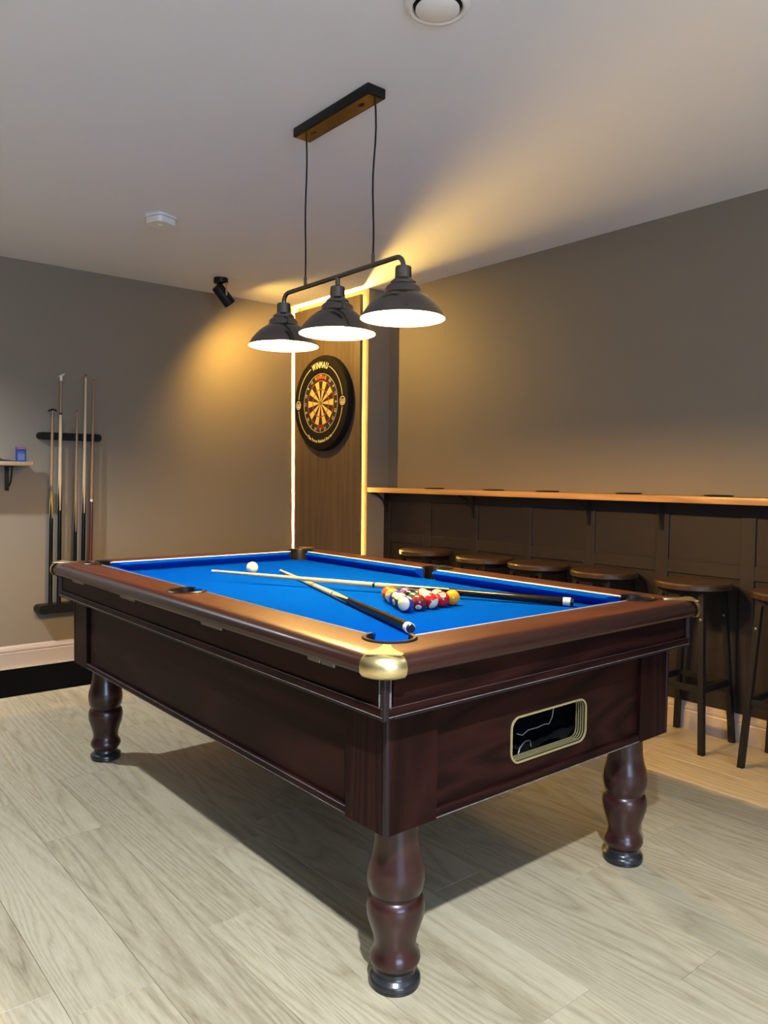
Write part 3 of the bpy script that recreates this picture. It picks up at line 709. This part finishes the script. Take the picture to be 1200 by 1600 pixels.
bm = newbm(); tube(bm, [(0.115, 0.07, 0.062), (0.108, 0.07, 0.03), (0.098, 0.068, 0.0), (0.080, 0.065, -0.016), (0.055, 0.062, -0.012), (0.02, 0.06, -0.014), (-0.02, 0.058, -0.012), (-0.05, 0.055, -0.02), (-0.075, 0.052, -0.010)], 0.0013, 6)
obj('cord', bm, mat('grey_cord', (0.35, 0.34, 0.36), 0.5, var=0.05), bt, 60)
bm = newbm(); tube(bm, [(-0.095, 0.03, -0.055), (-0.085, 0.032, -0.040), (-0.065, 0.034, -0.030), (-0.045, 0.036, -0.030), (-0.036, 0.038, -0.034), (-0.034, 0.036, -0.050)], 0.0018, 6)
obj('wire_loop', bm, STEEL, bt, 60)
# turned legs
LEGP = [(0.052, 0.424), (0.053, 0.39), (0.0545, 0.350), (0.0585, 0.325), (0.0665, 0.298), (0.0705, 0.275), (0.0700, 0.258), (0.0665, 0.240), (0.0625, 0.230), (0.0605, 0.2265), (0.0600, 0.2215), (0.0635, 0.218), (0.0680, 0.210), (0.0708, 0.193), (0.0690, 0.172), (0.0620, 0.148), (0.0545, 0.125), (0.0505, 0.105), (0.0515, 0.094), (0.0560, 0.083), (0.0615, 0.072), (0.0620, 0.064), (0.0580, 0.054), (0.0520, 0.047), (0.0490, 0.043), (0.0, 0.043)]
FOOTP = [(0.0, 0.045), (0.048, 0.045), (0.0485, 0.034), (0.0520, 0.028), (0.0590, 0.024), (0.0630, 0.019), (0.0632, 0.010), (0.0600, 0.007), (0.0610, 0.004), (0.0600, 0.0), (0.0, 0.0)]
lm = None
for sx in (-1, 1):
    for sy in (-1, 1):
        if lm is None:
            bm = newbm(); lathe(bm, LEGP, 40); lg = obj('leg', bm, LEGM, tb, 50); lm = lg.data
            bm = newbm(); lathe(bm, FOOTP, 40); ft = obj('foot_pad', bm, RUBBER, lg, 40); fm = ft.data
        else:
            lg = bpy.data.objects.new('leg', lm); C.objects.link(lg); lg.parent = tb
            ft = bpy.data.objects.new('foot_pad', fm); C.objects.link(ft); ft.parent = lg
        lg.location = (sx * 0.4855, sy * 0.957, 0)
drop(cutters)

# ------------------------------------------------------------------ balls
RB = 0.0254
def ball_mat(name, col, stripe):
    m = bpy.data.materials.new(name); m.use_nodes = True; nt = m.node_tree; L = nt.links; b = nt.nodes['Principled BSDF']
    b.inputs['Roughness'].default_value = 0.12; b.inputs['Coat Weight'].default_value = 0.4
    cream = (0.78, 0.71, 0.54, 1)
    tc = nt.nodes.new('ShaderNodeTexCoord'); sp = nt.nodes.new('ShaderNodeSeparateXYZ'); L.new(tc.outputs['Object'], sp.inputs[0])
    ax = nt.nodes.new('ShaderNodeMath'); ax.operation = 'ABSOLUTE'; L.new(sp.outputs['X'], ax.inputs[0])
    gt = nt.nodes.new('ShaderNodeMath'); gt.operation = 'GREATER_THAN'; gt.inputs[1].default_value = RB * 0.915; L.new(ax.outputs[0], gt.inputs[0])
    m1 = nt.nodes.new('ShaderNodeMix'); m1.data_type = 'RGBA'; m1.inputs['A'].default_value = (*col, 1); m1.inputs['B'].default_value = cream
    if stripe:
        az = nt.nodes.new('ShaderNodeMath'); az.operation = 'ABSOLUTE'; L.new(sp.outputs['Z'], az.inputs[0])
        g2 = nt.nodes.new('ShaderNodeMath'); g2.operation = 'GREATER_THAN'; g2.inputs[1].default_value = RB * 0.56; L.new(az.outputs[0], g2.inputs[0])
        mx = nt.nodes.new('ShaderNodeMath'); mx.operation = 'MAXIMUM'; L.new(gt.outputs[0], mx.inputs[0]); L.new(g2.outputs[0], mx.inputs[1]); L.new(mx.outputs[0], m1.inputs['Factor'])
    else: L.new(gt.outputs[0], m1.inputs['Factor'])
    L.new(m1.outputs['Result'], b.inputs['Base Color']); return m
bm = newbm(); bmesh.ops.create_uvsphere(bm, u_segments=32, v_segments=20, radius=RB)
sph = obj('ball_tmp', bm, WHITE); bmesh_ball = sph.data
bmesh_ball.polygons.foreach_set('use_smooth', [True] * len(bmesh_ball.polygons))
bpy.data.objects.remove(sph)
Y_, B_, R_, P_, O_, G_, M_, K_ = (0.72, 0.36, 0.012), (0.03, 0.05, 0.32), (0.50, 0.012, 0.016), (0.13, 0.075, 0.34), (0.70, 0.11, 0.012), (0.010, 0.085, 0.05), (0.20, 0.014, 0.022), (0.008, 0.008, 0.009)
# number, colour, stripe, local x, local y, pole direction (stripe axis), number direction, label
V = Vector
toc = V((-0.66, -0.75, 0.25))      # roughly towards the camera
balls = [
 (10, B_, 1, -0.0921, -0.537, V((-.95, -.32, .10)), V((.3, -.4, .85)), 'blue and white striped pool ball at left front corner of rack'),
 (7, M_, 0, -0.0385, -0.537, V((0, 0, 1)), V((-.62, -.70, -.62)), 'maroon solid pool ball second in the front row'),
 (11, R_, 1, 0.0137, -0.538, V((.16, -.72, -.5)), None, 'red and white striped pool ball in middle of front row'),
 (3, R_, 0, 0.0660, -0.537, V((1, 0, 0)), V((-.42, -.60, .72)), 'red solid pool ball with number 3 in front row'),
 (1, Y_, 0, 0.1179, -0.5314, V((1, 0, 0)), V((.62, -.72, -.12)), 'yellow solid pool ball at right front corner of rack'),
 (14, G_, 1, -0.0668, -0.4815, V((-.35, -.35, .88)), V((.8, -.2, .1)), 'green and cream striped pool ball behind blue striped ball'),
 (6, G_, 0, -0.0125, -0.489, V((0, 0, 1)), None, 'green solid pool ball inside the rack'),
 (12, P_, 1, 0.0405, -0.489, V((-.4, -.2, .9)), None, 'purple striped pool ball inside the rack behind red striped ball'),
 (13, O_, 1, 0.0920, -0.4865, V((-.6, -.6, .35)), None, 'orange striped pool ball between red and yellow solid balls'),
 (2, B_, 0, -0.0420, -0.436, V((0, 0, 1)), V((-.72, -.45, .58)), 'dark blue solid pool ball on left edge of rack'),
 (8, K_, 0, 0.0110, -0.441, V((0, 0, 1)), None, 'black pool ball in the centre of the rack'),
 (15, M_, 1, 0.0640, -0.442, V((.1, -.8, .55)), V((-.9, .2, .3)), 'maroon and cream striped pool ball on right edge of rack'),
 (9, Y_, 1, -0.0200, -0.390, V((-.72, -.30, -.45)), None, 'yellow and white striped pool ball behind orange rack ball'),
 (4, P_, 0, 0.0380, -0.393, V((0, 0, 1)), V((-.25, -.80, -.2)), 'purple solid pool ball at back of the rack'),
 (5, O_, 0, 0.0025, -0.344, V((0, 0, 1)), None, 'orange solid pool ball at far point of the rack')]
NUMB = mat('black_ink', (0.01, 0.01, 0.01), 0.4, var=0.02)
tmat = Matrix.Translation((TX, TY, 0)) @ Matrix.Rotation(TR, 4, 'Z')
for n_, col, st, lx, ly, pole, num, lb in balls:
    if num is None: num = pole.cross(toc)
    x = num.normalized(); z = (pole - x * pole.dot(x)).normalized(); y = z.cross(x)
    me = bmesh_ball.copy(); me.materials.clear(); me.materials.append(ball_mat('ball_%d' % n_, col, st))
    o = bpy.data.objects.new('pool_ball', me); C.objects.link(o)
    o.matrix_world = tmat @ Matrix.Translation((lx, ly, ZB + RB)) @ Matrix((x, y, z)).transposed().to_4x4()
    tag(o, lb, 'pool ball', 'racked pool balls')
    vs, fs, wd = text_poly(str(n_), 0.013, bold=0.0003); b = newbm()
    xs = [v[0] for v in vs]; ys = [v[1] for v in vs]; cx, cy = (max(xs) + min(xs)) / 2, (max(ys) + min(ys)) / 2
    for s in (1, -1):
        def gg(u, v, s=s):
            u, v = u - cx, v - cy; q = RB * 1.004; return (s * math.sqrt(q * q - u * u - v * v), s * u, v)
        add_poly(b, vs, fs, gg)
    obj('number', b, NUMB, o)
me = bmesh_ball.copy(); me.materials.clear(); me.materials.append(mat('ivory_ball', (0.80, 0.74, 0.58), 0.12, coat=0.4, var=0.01))
cb = bpy.data.objects.new('cue_ball', me); C.objects.link(cb); cb.matrix_world = tmat @ Matrix.Translation((0.008, 0.5723, ZB + RB)); tag(cb, 'ivory white cue ball alone on the blue cloth', 'cue ball')

# ------------------------------------------------------------------ cues
def cue_parts(root, L, segs):
    """segs: (name, material, t0, t1, r0, r1) along local z from butt (0) to tip (L)"""
    for nm, m_, t0, t1, r0, r1 in segs:
        bm = newbm(); k = 6
        prof = [(0, t0)] + [(r0 + (r1 - r0) * i / k, t0 + (t1 - t0) * i / k) for i in range(k + 1)] + [(0, t1)]
        lathe(bm, prof, 20); obj(nm, bm, m_, root, 40)
def splice(root, m_, z0, z1, r0, r1, n=4, ph=0.0, wide=0.5, lift=0.0003):
    """long pointed inlays running up the shaft"""
    bm = newbm()
    for k in range(n):
        a = ph + 2 * PI * k / n; prev = None; N = 10
        for i in range(N + 1):
            t = i / N; z = z0 + (z1 - z0) * t; r = r0 + (r1 - r0) * t + lift; hw = wide * (1 - t) * PI / n
            cur = [bm.verts.new((r * math.cos(a + q * hw), r * math.sin(a + q * hw), z)) for q in (-1, -.5, 0, .5, 1)]
            if prev:
                for j in range(4):
                    try: bm.faces.new((prev[j], prev[j + 1], cur[j + 1], cur[j]))
                    except ValueError: pass
            prev = cur
    bmesh.ops.remove_doubles(bm, verts=bm.verts, dist=1e-6)
    obj('splice', bm, m_, root, 60)
def place(root, butt, tip, roll=0.0):
    b, t = Vector(butt), Vector(tip); d = (t - b).normalized(); q = d.to_track_quat('Z', 'Y')
    root.rotation_mode = 'XYZ'; root.matrix_world = Matrix.Translation(b) @ (q.to_matrix().to_4x4() @ Matrix.Rotation(roll, 4, 'Z'))
def tl(x, y, z): return tmat @ Vector((x, y, z))
# cue A: pale shaft across the table, black butt, lies over cue B
A0, A1 = tl(0.4183, -0.7823, ZB + 0.0150), tl(-0.2387, 0.4649, 0.8415); LA = (A1 - A0).length
ca = thing('pool_cue', 'pool cue with pale shaft reaching the cue ball, resting over the other', 'pool cue', group='cues lying on the table')
rr = lambda t: 0.0145 + (0.0052 - 0.0145) * (t / LA)
cue_parts(ca, LA, [('butt_cap', RUBBER, -0.010, 0.0, 0.0115, 0.0130), ('butt_ring', WHITE, 0.0, 0.024, 0.0146, 0.0145), ('butt', EBONY, 0.0243, 0.42, rr(0.024), rr(0.42)),
                   ('fore_splice', MAPLE, 0.4203, 0.70, rr(0.42), rr(0.70)), ('joint_ring', EBONY, 0.7003, 0.709, rr(0.70) + .0003, rr(0.709) + .0003),
                   ('shaft', MAPLE, 0.7093, LA - 0.018, rr(0.709), rr(LA)), ('ferrule', IVORY, LA - 0.0178, LA - 0.004, 0.0051, 0.0051), ('tip', WHITE, LA - 0.0038, LA, 0.0049, 0.0040)])
splice(ca, EBONY, 0.415, 0.66, rr(0.415), rr(0.66), 4, 0.4, 0.75); place(ca, A0, A1)
B0, B1 = tl(-0.3078, -0.7997, ZB + 0.0150), tl(0.1379, 0.5525, ZB + 0.0060); LB = (B1 - B0).length
cbq = thing('pool_cue', 'pool cue with black butt pointing at the brass table corner', 'pool cue', group='cues lying on the table')
rb = lambda t: 0.0145 + (0.0052 - 0.0145) * (t / LB)
cue_parts(cbq, LB, [('butt_cap', RUBBER, -0.008, 0.0, 0.0110, 0.0130), ('butt_ring', WHITE, 0.0, 0.020, 0.0147, 0.0146), ('butt', EBONY, 0.0203, 0.50, rb(0.02), rb(0.50)),
                    ('fore_splice', MAPLE, 0.5003, 0.66, rb(0.50), rb(0.66)), ('joint_ring', EBONY, 0.6603, 0.668, rb(0.66) + .0003, rb(0.668) + .0003), ('shaft', MAPLE, 0.6683, LB - 0.018, rb(0.668), rb(LB)),
                    ('ferrule', IVORY, LB - 0.0178, LB - 0.004, 0.0051, 0.0051), ('tip', WHITE, LB - 0.0038, LB, 0.0049, 0.0040)])
splice(cbq, EBONY, 0.495, 0.64, rb(0.495), rb(0.64), 4, 0.2, 0.7); place(cbq, B0, B1)

# ------------------------------------------------------------------ cue rack on the left wall with cues
rk = thing('cue_rack', 'black wall cue rack with upper clip rail and lower tray', 'cue rack', (1.645, YL, 0.33))
def rounded_bar(hw, depth, z0, z1, r):
    b = newbm(); hh = (z1 - z0) / 2; zc = (z0 + z1) / 2
    prism(b, rrect(hw, hh, r), 0.0005, depth, lambda a, c, t: (a * (1 - 0.05 * (t / depth) ** 2), -t, zc + c)); return b
tray = obj('tray', rounded_bar(0.232, 0.085, -0.004, 0.055, 0.028), BLACKP, rk, 40)
railb = obj('clip_rail', rounded_bar(0.207, 0.036, 1.110, 1.157, 0.021), BLACKP, rk, 40)
CUEY = YL - 0.058
def rack_cue(label, x0, x1, ztop, parts, name='pool_cue', roll=0.0):
    L = ztop - 0.3866
    r = thing(name, label, 'pool cue' if name == 'pool_cue' else 'cue rest', group='cues standing in the wall rack')
    parts(r, L); place(r, (x0, CUEY, 0.3866), (x1, CUEY + 0.004, ztop), roll)
    # clip on the rail
    xc = x0 + (x1 - x0) * (1.4635 - 0.3866) / L
    b = newbm(); box(b, xc - 0.013 - 1.645, xc + 0.013 - 1.645, -0.0445, -0.0363, 1.120, 1.146, 0.002); obj('clip', b, RUBBER, railb)
    return r
def std(butt_m, shaft_m, zsplit, rbutt=0.0142, rtip=0.0052, tipm=None, ring=None, sp=None):
    def f(r, L):
        q = lambda t: rbutt + (rtip - rbutt) * t / L
        s = [('butt', butt_m, 0.0, zsplit, q(0), q(zsplit))]
        z = zsplit + 0.0002
        if ring: s.append(('joint_ring', ring, z, z + 0.014, q(z) + .0004, q(z) + .0004)); z += 0.0142
        s += [('shaft', shaft_m, z, L - 0.022, q(z), q(L)), ('ferrule', tipm or IVORY, L - 0.0218, L - 0.006, rtip, rtip), ('tip', RUBBER, L - 0.0058, L, rtip * .95, rtip * .8)]
        cue_parts(r, L, s)
        if sp: splice(r, sp, zsplit - 0.004, zsplit + 0.20, q(zsplit), q(zsplit + 0.20), 4, 0.6, 0.75)
    return f
def rest_spider(r, L):
    cue_parts(r, L, [('butt', EBONY, 0.0, 0.55, 0.0135, 0.0115), ('splice_sleeve', OCHRE, 0.5502, 0.72, 0.0115, 0.0105), ('shaft', TANW, 0.7202, L - 0.05, 0.0100, 0.0078), ('ferrule', STEEL, L - 0.0498, L - 0.010, 0.0085, 0.0075)])
    splice(r, EBONY, 0.545, 0.70, 0.0115, 0.0106, 3, 0.3, 0.7)
    bm = newbm(); tube(bm, [(-0.062, 0.004, L - 0.006), (-0.02, 0, L), (0.02, 0, L), (0.062, -0.004, L - 0.012)], [0.002, 0.005, 0.005, 0.002], 8); tube(bm, [(0.0, -0.03, L - 0.01), (0, 0, L + 0.003), (0, 0.03, L - 0.012)], 0.003, 8)
    obj('spider_head', bm, BLACKP, r, 50)
def rest_cross(r, L):
    cue_parts(r, L, [('butt', EBONY, 0.0, 0.60, 0.0140, 0.0120), ('shaft', MAPLE, 0.6002, 1.215, 0.0120, 0.0100), ('joint_ring', RUBBER, 1.2152, 1.228, 0.0085, 0.0080), ('upper_shaft', TANW, 1.2282, L - 0.040, 0.0075, 0.0072)])
    splice(r, EBONY, 0.596, 0.80, 0.0120, 0.0114, 4, 0.5, 0.75)
    bm = newbm(); lathe(bm, [(0, L - 0.0398), (0.0095, L - 0.0398), (0.0095, L - 0.006), (0, L - 0.006)], 14)
    tube(bm, [(-0.040, 0.0, L - 0.001), (-0.015, 0, L - 0.005), (0.015, 0, L - 0.006), (0.040, 0, L - 0.009)], [0.0045, 0.006, 0.006, 0.0045], 8)
    obj('cross_head', bm, WHITE, r, 50)
rack_cue('leftmost rest in wall rack with dark spider head and ochre splice', 1.500, 1.524, 1.632, rest_spider, 'cue_rest', 0.0)
rack_cue('tall rest in wall rack with white cross head', 1.553, 1.578, 1.858, rest_cross, 'cue_rest', 0.0)
rack_cue('short tan cue in middle of wall rack', 1.651, 1.678, 1.636, std(EBONY, TANW, 0.46, 0.0135, 0.0055, TANW, None, EBONY))
rack_cue('tall pale cue with black butt in wall rack', 1.703, 1.7345, 1.872, std(EBONY, MAPLE, 0.58, 0.0148, 0.0070, TANW, None, EBONY))
rack_cue('rightmost cue in wall rack, reddish brown with white ring', 1.751, 1.7855, 1.843, std(REDW, TANW, 0.655, 0.0135, 0.0048, TANW, IVORY, None))

# ------------------------------------------------------------------ wall shelf, card box, strap
sh = thing('wall_shelf', 'small pale wooden wall shelf on a black bracket', 'shelf', (1.0, YL, 1.268))
bm = newbm(); box(bm, -0.55, 0.372, -0.185, -0.0005, 0.0, 0.026, 0.004, 2); obj('board', bm, SHELFW, sh, 40)
for xb in (0.262, -0.40):
    b = newbm(); box(b, -0.012, 0.012, -0.006, -0.0005, -0.155, -0.001, 0.001); box(b, -0.012, 0.012, -0.15, -0.0005, -0.007, -0.001, 0.001)
    tube(b, [(0, -0.006 - 0.12 * math.sin(k / 8 * PI / 2), -0.135 + 0.128 * (1 - math.cos(k / 8 * PI / 2)) + 0.0) for k in range(9)], 0.005, 8)
    k_ = obj('bracket', b, BLACKM, sh); k_.location = (xb, 0, 0)
CARDB = mat('blue_card', (0.012, 0.035, 0.20), 0.4, var=0.05)
cbx = thing('card_box', 'small blue printed card pack standing on the wall shelf', 'card box', (1.316, 5.115, 1.2943), 0.10)
bm = newbm(); box(bm, -0.029, 0.029, -0.010, 0.010, 0.0, 0.0885, 0.001); obj('carton', bm, CARDB, cbx)
bm = newbm(); box(bm, -0.0285, 0.0285, -0.0106, -0.0100, 0.076, 0.088); obj('red_band', bm, mat('red_print', (0.30, 0.05, 0.08), 0.5, var=0.03), cbx)
bm = newbm(); box(bm, -0.021, 0.019, -0.0106, -0.0100, 0.0585, 0.0612); box(bm, -0.022, 0.020, -0.0109, -0.0106, 0.0805, 0.0835)
for k in range(6):
    box(bm, -0.021 + 0.007 * k, -0.0165 + 0.007 * k, -0.0104, -0.0100, 0.008, 0.052)
obj('pale_print', bm, mat('pale_blue_print', (0.16, 0.22, 0.45), 0.5, var=0.05), cbx)
bm = newbm(); g = []
for i in range(13):
    t = i / 12; x = -0.20 + 0.235 * t; hgt = 0.006 + 0.020 * max(0, 1 - abs(t - 0.35) / 0.5) + 0.002 * math.sin(t * 25)
    g.append([bm.verts.new((x, -0.045, 0)), bm.verts.new((x, -0.030, hgt)), bm.verts.new((x, 0.020, hgt * 0.9)), bm.verts.new((x, 0.040, 0))])
for i in range(12):
    for j in range(4): bm.faces.new((g[i][j], g[i + 1][j], g[i + 1][(j + 1) % 4], g[i][(j + 1) % 4]))
bm.faces.new(g[0]); bm.faces.new(list(reversed(g[-1])))
o = tag(obj('folded_case', bm, mat('black_cloth', (0.008, 0.008, 0.009), 0.8, bump=0.1, bscale=400, var=0.1), None, 30), 'folded soft black case lying on the shelf beside card pack', 'case'); o.location = (1.250, 5.105, 1.2943)

# ------------------------------------------------------------------ pendant lamp over the table
LXc = 1.678; LYc = 2.312
pl = thing('pendant_lamp', 'three shade smoked chrome pendant lamp over the pool table', 'pendant lamp', (LXc, LYc, 1.747))
bm = newbm(); box(bm, -0.030, 0.048, -0.205, 0.258, ZC - 1.747 - 0.034, ZC - 1.747 - 0.0003, 0.003, 2); can = obj('ceiling_canopy', bm, BLACKM, pl, 40)
bm = newbm(); box(bm, -0.022, 0.040, -0.197, 0.250, ZC - 1.747 - 0.0352, ZC - 1.747 - 0.0341); obj('canopy_plate', bm, mat('bronze_plate', (0.20, 0.14, 0.06), 0.25, 0.9, var=0.1), can)
for y in (-0.12, 0.175):
    bm = newbm(); box(bm, 0.002, 0.016, y - 0.012, y + 0.012, ZC - 1.747 - 0.0372, ZC - 1.747 - 0.0353, 0.0005); obj('slot', bm, BLACKP, can)
ZBAR = 1.950 - 1.747
LY3 = (-0.365, 0.0, 0.365)
pts = [(0, LY3[0], 0.155)] + [(0, LY3[0] + 0.035 * (1 - math.cos(k / 6 * PI / 2)), ZBAR - 0.035 + 0.035 * math.sin(k / 6 * PI / 2)) for k in range(7)]
pts += [(0, LY3[2] - 0.035 * (1 - math.cos(k / 6 * PI / 2)), ZBAR - 0.035 + 0.035 * math.sin(k / 6 * PI / 2)) for k in range(6, -1, -1)] + [(0, LY3[2], 0.155)]
bm = newbm(); tube(bm, pts, 0.0085, 12); tube(bm, [(0, 0, ZBAR), (0, 0, 0.155)], 0.0085, 12); obj('bar', bm, CHROME, pl, 50)
for y in (-0.205, 0.211):
    bm = newbm(); N = 10; sw = 0.004 if y < 0 else 0.002
    tube(bm, [(0.0 + sw * math.sin(k / N * PI * 3), y + sw * math.sin(k / N * PI * 2), ZBAR + 0.03 + (ZC - 1.747 - 0.036 - ZBAR - 0.03) * k / N) for k in range(N + 1)], 0.0032, 8)
    cd = obj('cord', bm, BLACKP, pl, 60)
    bm = newbm(); lathe(bm, [(0, ZBAR + 0.004), (0.0065, ZBAR + 0.004), (0.0065, ZBAR + 0.036), (0.005, ZBAR + 0.038), (0, ZBAR + 0.038)], 14, (0, y, 0)); obj('cord_grip', bm, CHROME, cd, 40)
SH = [(0.0, 0.166), (0.024, 0.166), (0.0265, 0.163), (0.0275, 0.128), (0.031, 0.124), (0.038, 0.119), (0.042, 0.115), (0.0425, 0.109), (0.046, 0.106), (0.0545, 0.100), (0.0580, 0.094), (0.0582, 0.084), (0.060, 0.081), (0.0615, 0.078), (0.080, 0.068), (0.100, 0.052), (0.118, 0.032), (0.132, 0.012), (0.140, -0.003), (0.1395, -0.004)]
SI = [(0.1395, -0.004), (0.138, -0.003), (0.1303, 0.0105), (0.1163, 0.0300), (0.0985, 0.0495), (0.079, 0.0655), (0.060, 0.075), (0.040, 0.080), (0.0, 0.082)]
sb = newbm(); lathe(sb, SH, 48); si = newbm(); lathe(si, SI, 48); bb = newbm()
lathe(bb, [(0.0, 0.010), (0.014, 0.013), (0.024, 0.021), (0.029, 0.033), (0.027, 0.046), (0.018, 0.060), (0.014, 0.076), (0, 0.076)], 20)
first = None
for i, y in enumerate(LY3):
    if first is None:
        s = obj('lamp_shade', sb, CHROME, pl, 35); s2 = obj('shade_lining', si, SHADEIN, s, 60); s3 = obj('bulb', bb, BULB, s, 60); first = s
    else: s = dup_tree(first, pl)
    s.location = (0, y, 0)

# ------------------------------------------------------------------ ceiling spotlight aimed at the dartboard
sp_ = thing('ceiling_spotlight', 'small black cylinder ceiling spotlight aimed at the dartboard', 'spotlight', (2.51, 4.80, ZC))
bm = newbm(); lathe(bm, [(0, -0.0003), (0.048, -0.0003), (0.048, -0.030), (0.045, -0.034), (0, -0.034)], 32); obj('base', bm, BLACKM, sp_, 40)
bm = newbm(); box(bm, 0.012, 0.024, -0.047, -0.043, -0.118, -0.0342, 0.001); box(bm, 0.012, 0.024, 0.043, 0.047, -0.118, -0.0342, 0.001); box(bm, 0.010, 0.026, -0.047, 0.047, -0.0385, -0.0342)
obj('yoke', bm, BRASS, sp_)
ax = Vector((0.70, 0.0, -0.72)).normalized(); qh = ax.to_track_quat('Z', 'Y')
hc = Vector((0.022, 0.0, -0.112))
bm = newbm(); lathe(bm, [(0, -0.078), (0.034, -0.078), (0.040, -0.070), (0.041, 0.068), (0.0385, 0.068), (0.0375, 0.035), (0, 0.033)], 32)
hd = obj('head', bm, BLACKM, sp_, 40); hd.location = hc; hd.rotation_euler = qh.to_euler()
bm = newbm(); lathe(bm, [(0, 0.0345), (0.033, 0.0345), (0.033, 0.0375), (0, 0.0375)], 24); obj('lens', bm, emis('spot_lens', (1.0, 0.80, 0.50), 12), hd)
bm = newbm(); tube(bm, [(-0.005 + 0.022 * math.cos(t), 0.0, -0.055 + 0.020 * math.sin(t)) for t in [k / 14 * 1.6 * PI - 0.6 for k in range(15)]], 0.0022, 8); obj('flex', bm, BLACKP, sp_, 60)
hl = Vector((2.51, 4.80, ZC)) + hc + ax * 0.062
spot('spotlight_beam', hl, hl + ax, 84, (1.0, 0.57, 0.11), 171, 0.75, 0.02)

# ------------------------------------------------------------------ smoke alarm and ceiling vent
sa = thing('smoke_alarm', 'white square smoke alarm with rounded corners on ceiling', 'smoke alarm', (1.685, 3.88, ZC), 0.35)
bm = newbm(); prism(bm, rrect(0.066, 0.066, 0.030), -0.012, -0.0003); obj('mount', bm, WHITE, sa, 40)
bm = newbm(); prism(bm, rrect(0.060, 0.060, 0.028), -0.044, -0.014); prism(bm, rrect(0.050, 0.050, 0.024), -0.014, -0.012)
obj('cover', bm, WHITE, sa, 40)
bm = newbm(); lathe(bm, [(0, -0.0475), (0.012, -0.0475), (0.013, -0.0442), (0, -0.0442)], 20); obj('test_button', bm, WHITE, sa, 40)
cv = thing('ceiling_vent', 'round white ceiling extract vent with domed centre disc', 'vent', (1.533, 1.645, ZC))
bm = newbm(); lathe(bm, [(0.070, -0.0003), (0.092, -0.0003), (0.094, -0.004), (0.088, -0.010), (0.078, -0.013), (0.072, -0.010), (0.070, -0.004)], 48, closed_prof=True); obj('outer_ring', bm, WHITE, cv, 40)
bm = newbm(); lathe(bm, [(0, -0.0003), (0.0698, -0.0003), (0.0698, -0.0012), (0, -0.0012)], 40); obj('throat', bm, BLACKP, cv, 40)
bm = newbm(); lathe(bm, [(0, -0.0013), (0.010, -0.0013), (0.012, -0.010), (0.058, -0.011), (0.0625, -0.013), (0.062, -0.016), (0.050, -0.021), (0.030, -0.0245), (0, -0.026)], 48); obj('centre_disc', bm, mat('glossy_white', (0.72, 0.72, 0.72), 0.15, var=0.02), cv, 40)
